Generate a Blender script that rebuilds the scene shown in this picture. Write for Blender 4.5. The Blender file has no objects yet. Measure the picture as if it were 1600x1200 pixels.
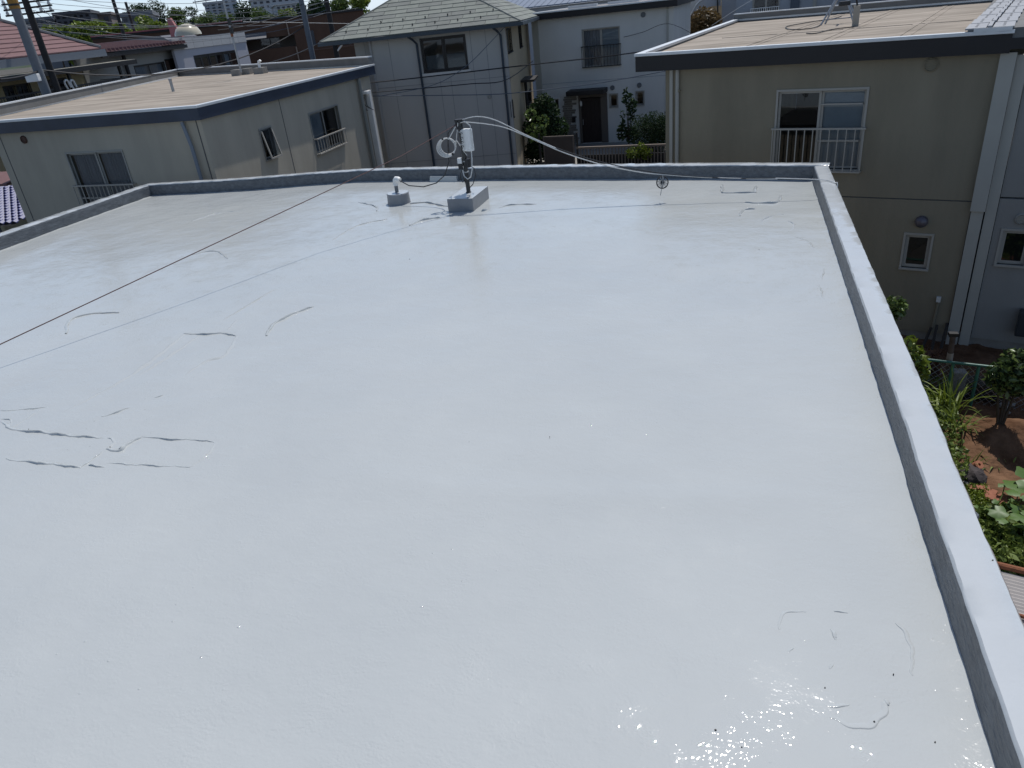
import bpy, bmesh, math, random
import numpy as np
from mathutils import Vector, Matrix
random.seed(7); RNG = np.random.default_rng(7)
R_ = math.radians
sc = bpy.context.scene
COL = sc.collection

# ---------------------------------------------------------------- camera
CAM_ROT = ((0.9561343732277972, -0.045058813732977224, 0.2894421593984956),
           (0.2761314354995921, 0.4684278651956911, -0.8392417800831545),
           (-0.09776753377896912, 0.8823519923551962, 0.4603321382093129))
CAM_ROT = tuple(tuple(r) for r in CAM_ROT)
CAM_POS = Vector((0, 0, 3.0)); FPX = 1130.0
cam_d = bpy.data.cameras.new('camera'); cam = bpy.data.objects.new('camera', cam_d); COL.objects.link(cam)
cam_d.sensor_width = 36; cam_d.lens = FPX / 1600 * 36; cam_d.clip_start = 0.05; cam_d.clip_end = 3000
m3 = Matrix(CAM_ROT)
cam.matrix_world = Matrix.Translation(CAM_POS) @ m3.to_quaternion().to_matrix().to_4x4()
sc.camera = cam
# ---------------------------------------------------------------- light
SUN_EL, SUN_AZ = R_(64.5), R_(9.0)          # azimuth from +Y towards +X
w = bpy.data.worlds.new('World'); sc.world = w; w.use_nodes = True
nt = w.node_tree; nt.nodes.clear()
sky = nt.nodes.new('ShaderNodeTexSky'); sky.sky_type = 'NISHITA'; sky.sun_disc = False
sky.sun_elevation = SUN_EL; sky.sun_rotation = SUN_AZ; sky.air_density = 1.0; sky.dust_density = 1.0; sky.ozone_density = 2.0
bg = nt.nodes.new('ShaderNodeBackground'); bg.inputs['Strength'].default_value = 0.085
out = nt.nodes.new('ShaderNodeOutputWorld')
tint = nt.nodes.new('ShaderNodeMix'); tint.data_type = 'RGBA'; tint.blend_type = 'MULTIPLY'; tint.inputs[0].default_value = 1.0
tint.inputs[7].default_value = (0.94, 0.99, 1.04, 1)     # slight blue balance of the whole sky
nt.links.new(sky.outputs[0], tint.inputs[6]); nt.links.new(tint.outputs[2], bg.inputs[0]); # summer haze: a pale band that brightens the lowest few degrees of sky all round the horizon
wtc = nt.nodes.new('ShaderNodeTexCoord'); wsx = nt.nodes.new('ShaderNodeSeparateXYZ'); nt.links.new(wtc.outputs['Generated'], wsx.inputs[0])
wab = nt.nodes.new('ShaderNodeMath'); wab.operation = 'MAXIMUM'; nt.links.new(wsx.outputs['Z'], wab.inputs[0]); wab.inputs[1].default_value = 0.0
wmu = nt.nodes.new('ShaderNodeMath'); wmu.operation = 'MULTIPLY'; nt.links.new(wab.outputs[0], wmu.inputs[0]); wmu.inputs[1].default_value = -6.0
wex = nt.nodes.new('ShaderNodeMath'); wex.operation = 'EXPONENT'; nt.links.new(wmu.outputs[0], wex.inputs[0])
hz = nt.nodes.new('ShaderNodeBackground'); hz.inputs['Color'].default_value = (0.38, 0.49, 0.68, 1); nt.links.new(wex.outputs[0], hz.inputs['Strength'])
wadd = nt.nodes.new('ShaderNodeAddShader'); nt.links.new(bg.outputs[0], wadd.inputs[0]); nt.links.new(hz.outputs[0], wadd.inputs[1]); nt.links.new(wadd.outputs[0], out.inputs[0])
sd = bpy.data.lights.new('sun', 'SUN'); sd.energy = 3.6; sd.angle = R_(0.5); sd.color = (1.0, 0.97, 0.93)
so = bpy.data.objects.new('sun', sd); COL.objects.link(so)
SDIR = Vector((math.sin(SUN_AZ) * math.cos(SUN_EL), math.cos(SUN_AZ) * math.cos(SUN_EL), math.sin(SUN_EL)))
so.rotation_euler = SDIR.to_track_quat('Z', 'Y').to_euler(); so.location = (0, 0, 30)
sc.view_settings.view_transform = 'Standard'; sc.view_settings.look = 'None'
sc.view_settings.exposure = 0.0; sc.view_settings.gamma = 1.0; sc.view_settings.use_curve_mapping = False

# ---------------------------------------------------------------- survey helpers (sight lines used to measure real positions)
def ray(px, py):
    return (m3 @ Vector((px - 800, -(py - 600), -FPX))).normalized()
def at(px, py, z=0.0):
    r = ray(px, py); t = (z - CAM_POS.z) / r.z
    return CAM_POS + r * t
def atd(px, py, d):
    r = ray(px, py); return CAM_POS + r * (d / math.hypot(r.x, r.y))
class Facade:
    """a vertical plane: u along the wall, o outward (towards the street), z up"""
    def __init__(s, px, py, dist, ang):
        p = atd(px, py, dist); s.P = Vector((p.x, p.y, 0)); a = R_(ang)
        s.U = Vector((math.cos(a), math.sin(a), 0)); s.N = Vector((s.U.y, -s.U.x, 0))
        if s.N.dot(CAM_POS - s.P) < 0: s.N = -s.N
    def uz(s, px, py, o=0.0):
        r = ray(px, py); P = s.P + s.N * o
        t = (P - CAM_POS).dot(s.N) / r.dot(s.N); q = CAM_POS + r * t
        return (q - P).dot(s.U), q.z
    def w(s, u, o, z):
        return s.P + s.U * u + s.N * o + Vector((0, 0, z))
    def rect(s, a, b, o=0.0):
        u0, z0 = s.uz(*a, o); u1, z1 = s.uz(*b, o)
        return min(u0, u1), max(u0, u1), min(z0, z1), max(z0, z1)

# ---------------------------------------------------------------- materials
MATS = {}
def mat(name, col, rough=0.7, var=0.0, vscale=3.0, bump=0.0, bscale=40.0, metal=0.0, spec=0.5, coat=0.0, coatr=0.05,
        stretch=(1, 1, 1), col2=None, trans=False, sheen=0.0):
    if name in MATS: return MATS[name]
    m = bpy.data.materials.new(name); m.use_nodes = True; MATS[name] = m
    n = m.node_tree; b = n.nodes['Principled BSDF']
    b.inputs['Base Color'].default_value = (*col, 1); b.inputs['Roughness'].default_value = rough
    b.inputs['Metallic'].default_value = metal; b.inputs['Specular IOR Level'].default_value = spec
    b.inputs['Coat Weight'].default_value = coat; b.inputs['Coat Roughness'].default_value = coatr
    tc = n.nodes.new('ShaderNodeTexCoord'); mp = n.nodes.new('ShaderNodeMapping'); mp.inputs['Scale'].default_value = stretch
    geo = n.nodes.new('ShaderNodeNewGeometry')
    n.links.new(geo.outputs['Position'], mp.inputs[0])
    if var > 0 or col2:
        t = n.nodes.new('ShaderNodeTexNoise'); t.inputs['Scale'].default_value = vscale; t.inputs['Detail'].default_value = 6; t.inputs['Roughness'].default_value = 0.62
        n.links.new(mp.outputs[0], t.inputs[0])
        cr = n.nodes.new('ShaderNodeValToRGB'); cr.color_ramp.elements[0].position = 0.3; cr.color_ramp.elements[1].position = 0.7
        c2 = col2 if col2 else tuple(min(1, c * (1 + var)) for c in col)
        c1 = col if col2 else tuple(c * (1 - var) for c in col)
        cr.color_ramp.elements[0].color = (*c1, 1); cr.color_ramp.elements[1].color = (*c2, 1)
        n.links.new(t.outputs['Fac'], cr.inputs[0]); n.links.new(cr.outputs[0], b.inputs['Base Color'])
    if bump > 0:
        t = n.nodes.new('ShaderNodeTexNoise'); t.inputs['Scale'].default_value = bscale; t.inputs['Detail'].default_value = 5
        n.links.new(mp.outputs[0], t.inputs[0])
        bp = n.nodes.new('ShaderNodeBump'); bp.inputs['Strength'].default_value = 1.0; bp.inputs['Distance'].default_value = bump
        n.links.new(t.outputs['Fac'], bp.inputs['Height']); n.links.new(bp.outputs[0], b.inputs['Normal'])
        if coat > 0: n.links.new(bp.outputs[0], b.inputs['Coat Normal'])
    return m

def wet_paint():
    """fresh grey urethane waterproofing: glossy skin over a matt grey body"""
    m = bpy.data.materials.new('wet_grey_paint'); m.use_nodes = True; n = m.node_tree; b = n.nodes['Principled BSDF']
    L = n.links.new
    geo = n.nodes.new('ShaderNodeNewGeometry')
    def noise(sc_, det=4, rough=0.55, stretch=None, dist=0):
        t = n.nodes.new('ShaderNodeTexNoise'); t.inputs['Scale'].default_value = sc_; t.inputs['Detail'].default_value = det
        t.inputs['Roughness'].default_value = rough; t.inputs['Distortion'].default_value = dist
        if stretch:
            mp = n.nodes.new('ShaderNodeMapping'); mp.inputs['Scale'].default_value = stretch; L(geo.outputs['Position'], mp.inputs[0]); L(mp.outputs[0], t.inputs[0])
        else: L(geo.outputs['Position'], t.inputs[0])
        return t.outputs['Fac']
    cr = n.nodes.new('ShaderNodeValToRGB'); L(noise(0.55, 6, 0.62), cr.inputs[0])
    cr.color_ramp.elements[0].position = 0.3; cr.color_ramp.elements[1].position = 0.72
    cr.color_ramp.elements[0].color = (0.408, 0.430, 0.430, 1); cr.color_ramp.elements[1].color = (0.450, 0.470, 0.464, 1)
    L(cr.outputs[0], b.inputs['Base Color'])
    b.inputs['Roughness'].default_value = 0.55; b.inputs['Specular IOR Level'].default_value = 0.0
    b.inputs['Coat Weight'].default_value = 1.0; b.inputs['Coat IOR'].default_value = 1.58
    rr = n.nodes.new('ShaderNodeMapRange'); L(noise(1.1, 8, 0.68), rr.inputs['Value'])
    rr.inputs['From Min'].default_value = 0.47; rr.inputs['From Max'].default_value = 0.60
    rr.inputs['To Min'].default_value = 0.008; rr.inputs['To Max'].default_value = 0.15; L(rr.outputs[0], b.inputs['Coat Roughness'])
    def bump(h, dist, prev=None):
        bp = n.nodes.new('ShaderNodeBump'); bp.inputs['Strength'].default_value = 1; bp.inputs['Distance'].default_value = dist
        L(h, bp.inputs['Height'])
        if prev: L(prev, bp.inputs['Normal'])
        return bp.outputs[0]
    a = bump(noise(1.8, 5, 0.62, (1, 1.7, 1)), 0.009)
    a = bump(noise(15, 3, 0.5, (1, 1.4, 1)), 0.0013, a)
    mk2 = n.nodes.new('ShaderNodeMapRange'); L(noise(3.5, 4, 0.7), mk2.inputs['Value']); mk2.inputs['From Min'].default_value = 0.42; mk2.inputs['From Max'].default_value = 0.70; mk2.inputs['To Min'].default_value = 0.14
    mu2 = n.nodes.new('ShaderNodeMath'); mu2.operation = 'MULTIPLY'; L(noise(60, 1, 0.5), mu2.inputs[0]); L(mk2.outputs[0], mu2.inputs[1])
    a = bump(mu2.outputs[0], 0.0034, a)
    # sparse pimples and brush crumbs in the skin
    v = n.nodes.new('ShaderNodeTexVoronoi'); v.inputs['Scale'].default_value = 9.0; L(geo.outputs['Position'], v.inputs[0])
    mr = n.nodes.new('ShaderNodeMapRange'); mr.interpolation_type = 'SMOOTHSTEP'
    mr.inputs['From Min'].default_value = 0.0; mr.inputs['From Max'].default_value = 0.09; mr.inputs['To Min'].default_value = 1; mr.inputs['To Max'].default_value = 0
    L(v.outputs['Distance'], mr.inputs['Value'])
    mk = n.nodes.new('ShaderNodeMapRange'); L(noise(0.8, 2, 0.5), mk.inputs['Value']); mk.inputs['From Min'].default_value = 0.5; mk.inputs['From Max'].default_value = 0.62
    mu = n.nodes.new('ShaderNodeMath'); mu.operation = 'MULTIPLY'; L(mr.outputs[0], mu.inputs[0]); L(mk.outputs[0], mu.inputs[1])
    a = bump(mu.outputs[0], 0.0035, a)
    L(a, b.inputs['Normal']); L(a, b.inputs['Coat Normal'])
    return m
PAINT = wet_paint()
PAINT_SHADE = mat('shade_darkened_paint_on_upstand', (0.12, 0.13, 0.14), 0.6, 0.28, 12, 0.014, 34, stretch=(1, .45, 1.4), coat=0.35, coatr=0.2, spec=0.2)  # same paint as the parapet top, darkened to put shade into the faces
PAINT_BLK_SHADE = mat('shade_darkened_paint_on_blocks', (0.21, 0.22, 0.235), 0.5, 0.10, 6, 0.004, 30, coat=0.5, coatr=0.12)  # block and pad sides: the top's paint with shade worked into the colour
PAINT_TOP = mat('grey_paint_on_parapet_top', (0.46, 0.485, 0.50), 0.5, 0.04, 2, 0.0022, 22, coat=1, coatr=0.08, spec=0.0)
CREAM = mat('cream_stucco', (0.245, 0.215, 0.158), 0.9, 0.14, 1.1, 0.004, 60, stretch=(1, 1, 0.2), spec=0.2)
LWALL = mat('off_white_stucco', (0.41, 0.375, 0.305), 0.9, 0.12, 1.1, 0.004, 60, stretch=(1, 1, 0.2), spec=0.2)
GREYW = mat('grey_siding', (0.46, 0.45, 0.43), 0.85, 0.05, 1.0, 0.002, 50, stretch=(1, 1, 0.3), spec=0.2)
UNITW = mat('blue_grey_stucco', (0.27, 0.265, 0.25), 0.9, 0.06, 0.9, 0.004, 60, stretch=(1, 1, 0.35), spec=0.2)
WHITEW = mat('white_stucco', (0.62, 0.61, 0.58), 0.9, 0.06, 0.8, 0.004, 60, stretch=(1, 1, 0.35), spec=0.2)
PALE = mat('pale_pilaster_paint', (0.40, 0.39, 0.35), 0.8, 0.04, 2, spec=0.2)
SEAM = mat('dark_joint', (0.10, 0.10, 0.10), 0.9)
TAN = mat('tan_stucco', (0.42, 0.33, 0.22), 0.9, 0.1, 1.2, 0.004, 50, spec=0.2)
NAVY = mat('navy_fascia_metal', (0.026, 0.036, 0.06), 0.45, 0.25, 1.5, metal=0.0)
BLACKF = mat('dark_brown_fascia', (0.011, 0.009, 0.010), 0.6, 0.2, 2)
ALU = mat('aluminium', (0.55, 0.56, 0.57), 0.35, 0.06, 6, metal=0.8)
COPE = mat('pale_metal_coping', (0.62, 0.64, 0.65), 0.4, 0.08, 3, metal=0.2)
DECK = mat('weathered_beige_roof_sheet', (0.20, 0.175, 0.145), 0.95, 0, 1.3, 0.012, 5, col2=(0.40, 0.35, 0.295), stretch=(0.35, 1.6, 1), spec=0.1)
UPST = mat('grey_roof_upstand', (0.16, 0.16, 0.155), 0.9, 0.15, 2)
WFRAME = mat('dull_aluminium_window_frame', (0.30, 0.30, 0.28), 0.5, metal=0.3)
WFRAME_W = mat('pale_window_frame', (0.36, 0.34, 0.30), 0.6)
DFRAME = mat('dark_bronze_window_frame', (0.03, 0.027, 0.026), 0.5, metal=0.3)
IRON = mat('black_iron', (0.014, 0.014, 0.016), 0.5, 0.1, 20)
CURT = mat('grey_curtain_cloth', (0.42, 0.42, 0.45), 0.95, 0.15, 8, stretch=(4, 4, 0.2))
CURT2 = mat('pale_frosted_blind', (0.42, 0.46, 0.50), 0.8, 0.06, 3)
DARKIN = mat('dark_room', (0.012, 0.012, 0.014), 1.0)
WHITEP = mat('white_plastic', (0.75, 0.75, 0.73), 0.4, 0.05, 6)
WHITEC = mat('white_cable_sheath', (0.62, 0.62, 0.60), 0.5, 0.1, 10)
BLACKC = mat('black_cable_sheath', (0.015, 0.015, 0.017), 0.5)
GALV = mat('galvanised_steel', (0.33, 0.34, 0.35), 0.45, 0.15, 12, metal=0.7)
POLEG = mat('grey_painted_pole', (0.13, 0.145, 0.165), 0.7, 0.12, 3)
POLED = mat('dark_wooden_pole', (0.028, 0.025, 0.024), 0.85, 0.2, 3)
YEL = mat('yellow_band', (0.30, 0.16, 0.03), 0.7, 0.2, 10)
MAROON = mat('dull_maroon_shingle', (0.16, 0.085, 0.085), 0.85, 0.14, 2.5)
SLATE = mat('grey_green_shingle', (0.20, 0.215, 0.19), 0.9, 0.12, 3, 0.003, 40)
SLATE2 = mat('grey_green_shingle_darker', (0.17, 0.18, 0.165), 0.9, 0.12, 3, 0.003, 40)
BLUETILE = mat('glazed_purple_blue_tile', (0.06, 0.07, 0.20), 0.42, 0.25, 6, coat=0.25, coatr=0.25)
BROWNW = mat('brown_wall', (0.105, 0.06, 0.042), 0.85, 0.1, 1.2, spec=0.2)
WOODD = mat('dark_brown_door', (0.022, 0.012, 0.010), 0.6, 0.2, 6)
STONE = mat('stone_cladding', (0.22, 0.20, 0.175), 0.9, 0.2, 5)
SOIL = mat('brown_garden_soil', (0.07, 0.035, 0.019), 1.0, 0, 2.2, 0.03, 14, col2=(0.19, 0.108, 0.064), spec=0.1)
GROUND = mat('dull_ground', (0.10, 0.095, 0.085), 0.95, 0.2, 0.5, spec=0.1)
CONC = mat('weathered_concrete', (0.24, 0.23, 0.21), 0.9, 0.15, 4, 0.004, 30)
RUST = mat('rusty_steel', (0.20, 0.075, 0.035), 0.85, 0.35, 14, 0.004, 60)
CORR = mat('grey_corrugated_sheet', (0.33, 0.31, 0.30), 0.6, 0.12, 3)
BRICK = mat('red_brick', (0.26, 0.10, 0.06), 0.9, 0.2, 12)
ROCK = mat('dark_rock', (0.055, 0.045, 0.045), 0.9, 0.3, 8, 0.02, 12)
TERRA = mat('terracotta', (0.33, 0.13, 0.07), 0.85, 0.15, 15)
GRNP = mat('green_plastic_coated_steel', (0.04, 0.16, 0.12), 0.5, 0.15, 10)
BLUEROOF = mat('pale_blue_grey_metal_roof', (0.36, 0.42, 0.52), 0.35, 0.08, 2, metal=0.3)
REDTRIM = mat('faded_red_trim', (0.35, 0.11, 0.11), 0.7, 0.1, 3)
TRUNK = mat('bark', (0.06, 0.045, 0.032), 0.9, 0.2, 10, 0.01, 20)
FARW = mat('distant_grey_render', (0.16, 0.17, 0.19), 0.9, 0.08, 0.3)
FARD = mat('distant_dark_render', (0.07, 0.072, 0.085), 0.9, 0.1, 0.3)
FARWH = mat('distant_white_render', (0.42, 0.44, 0.47), 0.9, 0.06, 0.3)
def leafmat(name, c1, c2, rough=0.5):
    m = bpy.data.materials.new(name); m.use_nodes = True; n = m.node_tree; b = n.nodes['Principled BSDF']
    g = n.nodes.new('ShaderNodeNewGeometry'); cr = n.nodes.new('ShaderNodeValToRGB')
    t = n.nodes.new('ShaderNodeTexNoise'); t.inputs['Scale'].default_value = 1.2; n.links.new(g.outputs['Position'], t.inputs[0])
    mx = n.nodes.new('ShaderNodeMath'); mx.operation = 'MULTIPLY_ADD'; mx.inputs[1].default_value = 0.6
    n.links.new(g.outputs['Random Per Island'], mx.inputs[0])
    m2 = n.nodes.new('ShaderNodeMath'); m2.operation = 'MULTIPLY'; m2.inputs[1].default_value = 0.5; n.links.new(t.outputs['Fac'], m2.inputs[0])
    n.links.new(m2.outputs[0], mx.inputs[2]); n.links.new(mx.outputs[0], cr.inputs[0])
    cr.color_ramp.elements[0].color = (*c1, 1); cr.color_ramp.elements[1].color = (*c2, 1)
    n.links.new(cr.outputs[0], b.inputs['Base Color']); b.inputs['Roughness'].default_value = rough
    tr = n.nodes.new('ShaderNodeBsdfTranslucent'); n.links.new(cr.outputs[0], tr.inputs[0])
    ms = n.nodes.new('ShaderNodeMixShader'); ms.inputs[0].default_value = 0.28
    n.links.new(b.outputs[0], ms.inputs[1]); n.links.new(tr.outputs[0], ms.inputs[2])
    n.links.new(ms.outputs[0], n.nodes['Material Output'].inputs[0])
    return m
LEAF_D = leafmat('dark_green_leaves', (0.012, 0.026, 0.010), (0.035, 0.07, 0.02), 0.8)
LEAF_M = leafmat('mid_green_leaves', (0.035, 0.065, 0.014), (0.13, 0.19, 0.04))
LEAF_Y = leafmat('yellow_green_leaves', (0.07, 0.11, 0.012), (0.22, 0.28, 0.035))
LEAF_L = leafmat('light_glossy_leaves', (0.07, 0.13, 0.03), (0.22, 0.29, 0.10), 0.3)
LEAF_R = leafmat('reddish_leaves', (0.07, 0.05, 0.02), (0.20, 0.13, 0.05))
LEAF_G = leafmat('sunlit_garden_leaves', (0.05, 0.085, 0.018), (0.24, 0.31, 0.07))
GOURD = leafmat('broad_green_gourd_leaf', (0.05, 0.10, 0.025), (0.14, 0.24, 0.06), 0.45)
def glass(name, tint, refl=1.0):
    m = bpy.data.materials.new(name); m.use_nodes = True; n = m.node_tree; n.nodes.clear()
    o = n.nodes.new('ShaderNodeOutputMaterial'); mx = n.nodes.new('ShaderNodeMixShader'); t = n.nodes.new('ShaderNodeBsdfTransparent'); g = n.nodes.new('ShaderNodeBsdfGlossy')
    f = n.nodes.new('ShaderNodeFresnel'); f.inputs[0].default_value = 1.5
    t.inputs[0].default_value = (*tint, 1); g.inputs[0].default_value = (refl, refl, refl, 1); g.inputs['Roughness'].default_value = 0.02
    n.links.new(f.outputs[0], mx.inputs[0]); n.links.new(t.outputs[0], mx.inputs[1]); n.links.new(g.outputs[0], mx.inputs[2]); n.links.new(mx.outputs[0], o.inputs[0])
    return m
GLASS = glass('window_glass', (0.62, 0.66, 0.68))

# ---------------------------------------------------------------- object helpers
def tag(o, label=None, cat=None, group=None, kind=None):
    if label: o['label'] = label
    if cat: o['category'] = cat
    if group: o['group'] = group
    if kind: o['kind'] = kind
    return o
def thing(name, label, cat, loc=(0, 0, 0), group=None):
    o = bpy.data.objects.new(name, None); COL.objects.link(o); o.location = loc; o.empty_display_size = 0.2
    return tag(o, label, cat, group)
def origin(o):
    v = Vector((0, 0, 0))
    while o is not None: v += Vector(o.location); o = o.parent
    return v
class MB:
    def __init__(s): s.v = []; s.f = []
    def add(s, vs, fs):
        k = len(s.v); s.v += [tuple(p) for p in vs]; s.f += [tuple(i + k for i in f) for f in fs]; return s
    def hexa(s, p):   # 8 points: bottom 4 (ccw), top 4
        return s.add(p, [(3, 2, 1, 0), (4, 5, 6, 7), (0, 1, 5, 4), (1, 2, 6, 5), (2, 3, 7, 6), (3, 0, 4, 7)])
    def box(s, c, d, rz=0):
        c = Vector(c); a = Vector((math.cos(rz), math.sin(rz), 0)) * d[0] / 2; b = Vector((-math.sin(rz), math.cos(rz), 0)) * d[1] / 2; h = Vector((0, 0, d[2] / 2))
        return s.hexa([c - a - b - h, c + a - b - h, c + a + b - h, c - a + b - h, c - a - b + h, c + a - b + h, c + a + b + h, c - a + b + h])
    def fbox(s, F, u0, u1, o0, o1, z0, z1):
        return s.hexa([F.w(u0, o1, z0), F.w(u1, o1, z0), F.w(u1, o0, z0), F.w(u0, o0, z0), F.w(u0, o1, z1), F.w(u1, o1, z1), F.w(u1, o0, z1), F.w(u0, o0, z1)])
    def prism(s, poly, z0, z1):
        n = len(poly); b = [(p[0], p[1], z0) for p in poly]; t = [(p[0], p[1], z1) for p in poly]
        return s.add(b + t, [tuple(reversed(range(n))), tuple(range(n, 2 * n))] + [(i, (i + 1) % n, n + (i + 1) % n, n + i) for i in range(n)])
    def ring(s, poly, wdt, z0, z1, inner=None):
        inn = inner or inset(poly, wdt); n = len(poly)
        for i in range(n):
            j = (i + 1) % n; a, b, c, d = poly[i], poly[j], inn[j], inn[i]
            s.hexa([(a[0], a[1], z0), (b[0], b[1], z0), (c[0], c[1], z0), (d[0], d[1], z0), (a[0], a[1], z1), (b[0], b[1], z1), (c[0], c[1], z1), (d[0], d[1], z1)])
        return s
    def tube(s, pts, r, seg=8, caps=True):
        pts = [Vector(p) for p in pts]; rs = r if isinstance(r, (list, tuple)) else [r] * len(pts)
        k0 = len(s.v); n = len(pts)
        t0 = (pts[1] - pts[0]).normalized(); ref = Vector((0, 0, 1)) if abs(t0.z) < 0.9 else Vector((1, 0, 0))
        x = t0.cross(ref).normalized()
        for i, p in enumerate(pts):
            t = (pts[min(i + 1, n - 1)] - pts[max(i - 1, 0)]).normalized()
            x = (x - t * x.dot(t)).normalized(); y = t.cross(x)
            for j in range(seg):
                a = 2 * math.pi * j / seg; s.v.append(tuple(p + (x * math.cos(a) + y * math.sin(a)) * rs[i]))
        for i in range(n - 1):
            for j in range(seg):
                a = k0 + i * seg + j; b = k0 + i * seg + (j + 1) % seg; s.f.append((a, b, b + seg, a + seg))
        if caps:
            s.f.append(tuple(k0 + j for j in reversed(range(seg)))); s.f.append(tuple(k0 + (n - 1) * seg + j for j in range(seg)))
        return s
    def lathe(s, c, prof, seg=24, axis=None):
        """prof: list of (r, h) along axis"""
        c = Vector(c); ax = Vector(axis).normalized() if axis else Vector((0, 0, 1))
        x = ax.orthogonal().normalized(); y = ax.cross(x); k0 = len(s.v)
        for r, h in prof:
            for j in range(seg):
                a = 2 * math.pi * j / seg; s.v.append(tuple(c + ax * h + (x * math.cos(a) + y * math.sin(a)) * r))
        for i in range(len(prof) - 1):
            for j in range(seg):
                a = k0 + i * seg + j; b = k0 + i * seg + (j + 1) % seg; s.f.append((a, b, b + seg, a + seg))
        s.f.append(tuple(k0 + j for j in reversed(range(seg)))); s.f.append(tuple(k0 + (len(prof) - 1) * seg + j for j in range(seg)))
        return s
def inset(poly, wdt):
    n = len(poly); outp = []
    area = sum(poly[i][0] * poly[(i + 1) % n][1] - poly[(i + 1) % n][0] * poly[i][1] for i in range(n))
    sg = 1 if area > 0 else -1
    ws = wdt if isinstance(wdt, (list, tuple)) else [wdt] * n
    for i in range(n):
        p0 = Vector(poly[i - 1][:2]); p1 = Vector(poly[i][:2]); p2 = Vector(poly[(i + 1) % n][:2])
        d1 = (p1 - p0).normalized(); d2 = (p2 - p1).normalized()
        n1 = Vector((-d1.y, d1.x)) * sg; n2 = Vector((-d2.y, d2.x)) * sg
        a = p1 + n1 * ws[i - 1]; b = p1 + n2 * ws[i]
        cr = d1.x * d2.y - d1.y * d2.x
        if abs(cr) < 1e-4: q = b
        else:
            t = ((b.x - a.x) * d2.y - (b.y - a.y) * d2.x) / cr; q = a + d1 * t
        outp.append((q.x, q.y))
    return outp
def link(name, mesh, parent=None, loc=(0, 0, 0)):
    o = bpy.data.objects.new(name, mesh); COL.objects.link(o); o.parent = parent; o.location = loc; return o
def obj(name, mb, material, parent=None, smooth=False, bevel=0.0, label=None, kind=None, fix=True):
    og = origin(parent) if parent else Vector((0, 0, 0))
    base = og
    if parent is None:
        a = np.array(mb.v); base = Vector((a[:, 0].mean(), a[:, 1].mean(), a[:, 2].min()))
    me = bpy.data.meshes.new(name); me.from_pydata([(p[0] - base[0], p[1] - base[1], p[2] - base[2]) for p in mb.v], [], mb.f)
    if fix:
        bm = bmesh.new(); bm.from_mesh(me)
        if bevel > 0:
            bmesh.ops.remove_doubles(bm, verts=bm.verts, dist=1e-5)
        bmesh.ops.recalc_face_normals(bm, faces=bm.faces)
        if bevel > 0:
            bmesh.ops.bevel(bm, geom=[e for e in bm.edges if e.is_manifold and e.calc_face_angle(0) > 0.6], offset=bevel, segments=2, affect='EDGES', profile=0.7)
        bm.to_mesh(me); bm.free()
    me.materials.append(material)
    if smooth: me.shade_smooth() if hasattr(me, 'shade_smooth') else None
    o = link(name, me, parent, (0, 0, 0) if parent else base)
    return tag(o, label, None, None, kind)
def smooth_by_angle(o, ang=40):
    me = o.data
    me.shade_smooth()
    try: me.set_sharp_from_angle(angle=R_(ang))
    except Exception: pass
    return o
def spline(P, n=8):
    P = [Vector(p) for p in P]; out = []
    for i in range(len(P) - 1):
        p0 = P[max(0, i - 1)]; p1 = P[i]; p2 = P[i + 1]; p3 = P[min(len(P) - 1, i + 2)]
        for k in range(n):
            t = k / n; out.append(.5 * ((2 * p1) + (p2 - p0) * t + (2 * p0 - 5 * p1 + 4 * p2 - p3) * t * t + (3 * p1 - p0 - 3 * p2 + p3) * t ** 3))
    return out + [P[-1]]
def catenary(a, b, sag, n=24):
    a = Vector(a); b = Vector(b)
    return [a.lerp(b, i / n) - Vector((0, 0, sag * 4 * (i / n) * (1 - i / n))) for i in range(n + 1)]

# walls with real openings ------------------------------------------------
def holed_wall(F, u0, u1, z0, z1, holes, thick=0.16):
    m = MB(); us = sorted({u0, u1, *[h[0] for h in holes], *[h[1] for h in holes]}); zs = sorted({z0, z1, *[h[2] for h in holes], *[h[3] for h in holes]})
    us = [u for u in us if u0 <= u <= u1]; zs = [z for z in zs if z0 <= z <= z1]
    def inhole(u, z): return any(h[0] < u < h[1] and h[2] < z < h[3] for h in holes)
    for i in range(len(us) - 1):
        for j in range(len(zs) - 1):
            a, b, c, d = us[i], us[i + 1], zs[j], zs[j + 1]
            if b - a < 1e-6 or d - c < 1e-6 or inhole((a + b) / 2, (c + d) / 2): continue
            m.add([F.w(a, 0, c), F.w(b, 0, c), F.w(b, 0, d), F.w(a, 0, d)], [(0, 1, 2, 3)])
            m.add([F.w(a, -thick, c), F.w(b, -thick, c), F.w(b, -thick, d), F.w(a, -thick, d)], [(3, 2, 1, 0)])
    def rev(ua, za, ub, zb): m.add([F.w(ua, 0, za), F.w(ub, 0, zb), F.w(ub, -thick, zb), F.w(ua, -thick, za)], [(0, 1, 2, 3)])
    for h in list(holes) + [(u0, u1, z0, z1)]:
        a, b, c, d = h; rev(a, c, b, c); rev(b, c, b, d); rev(b, d, a, d); rev(a, d, a, c)
    return m
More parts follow.
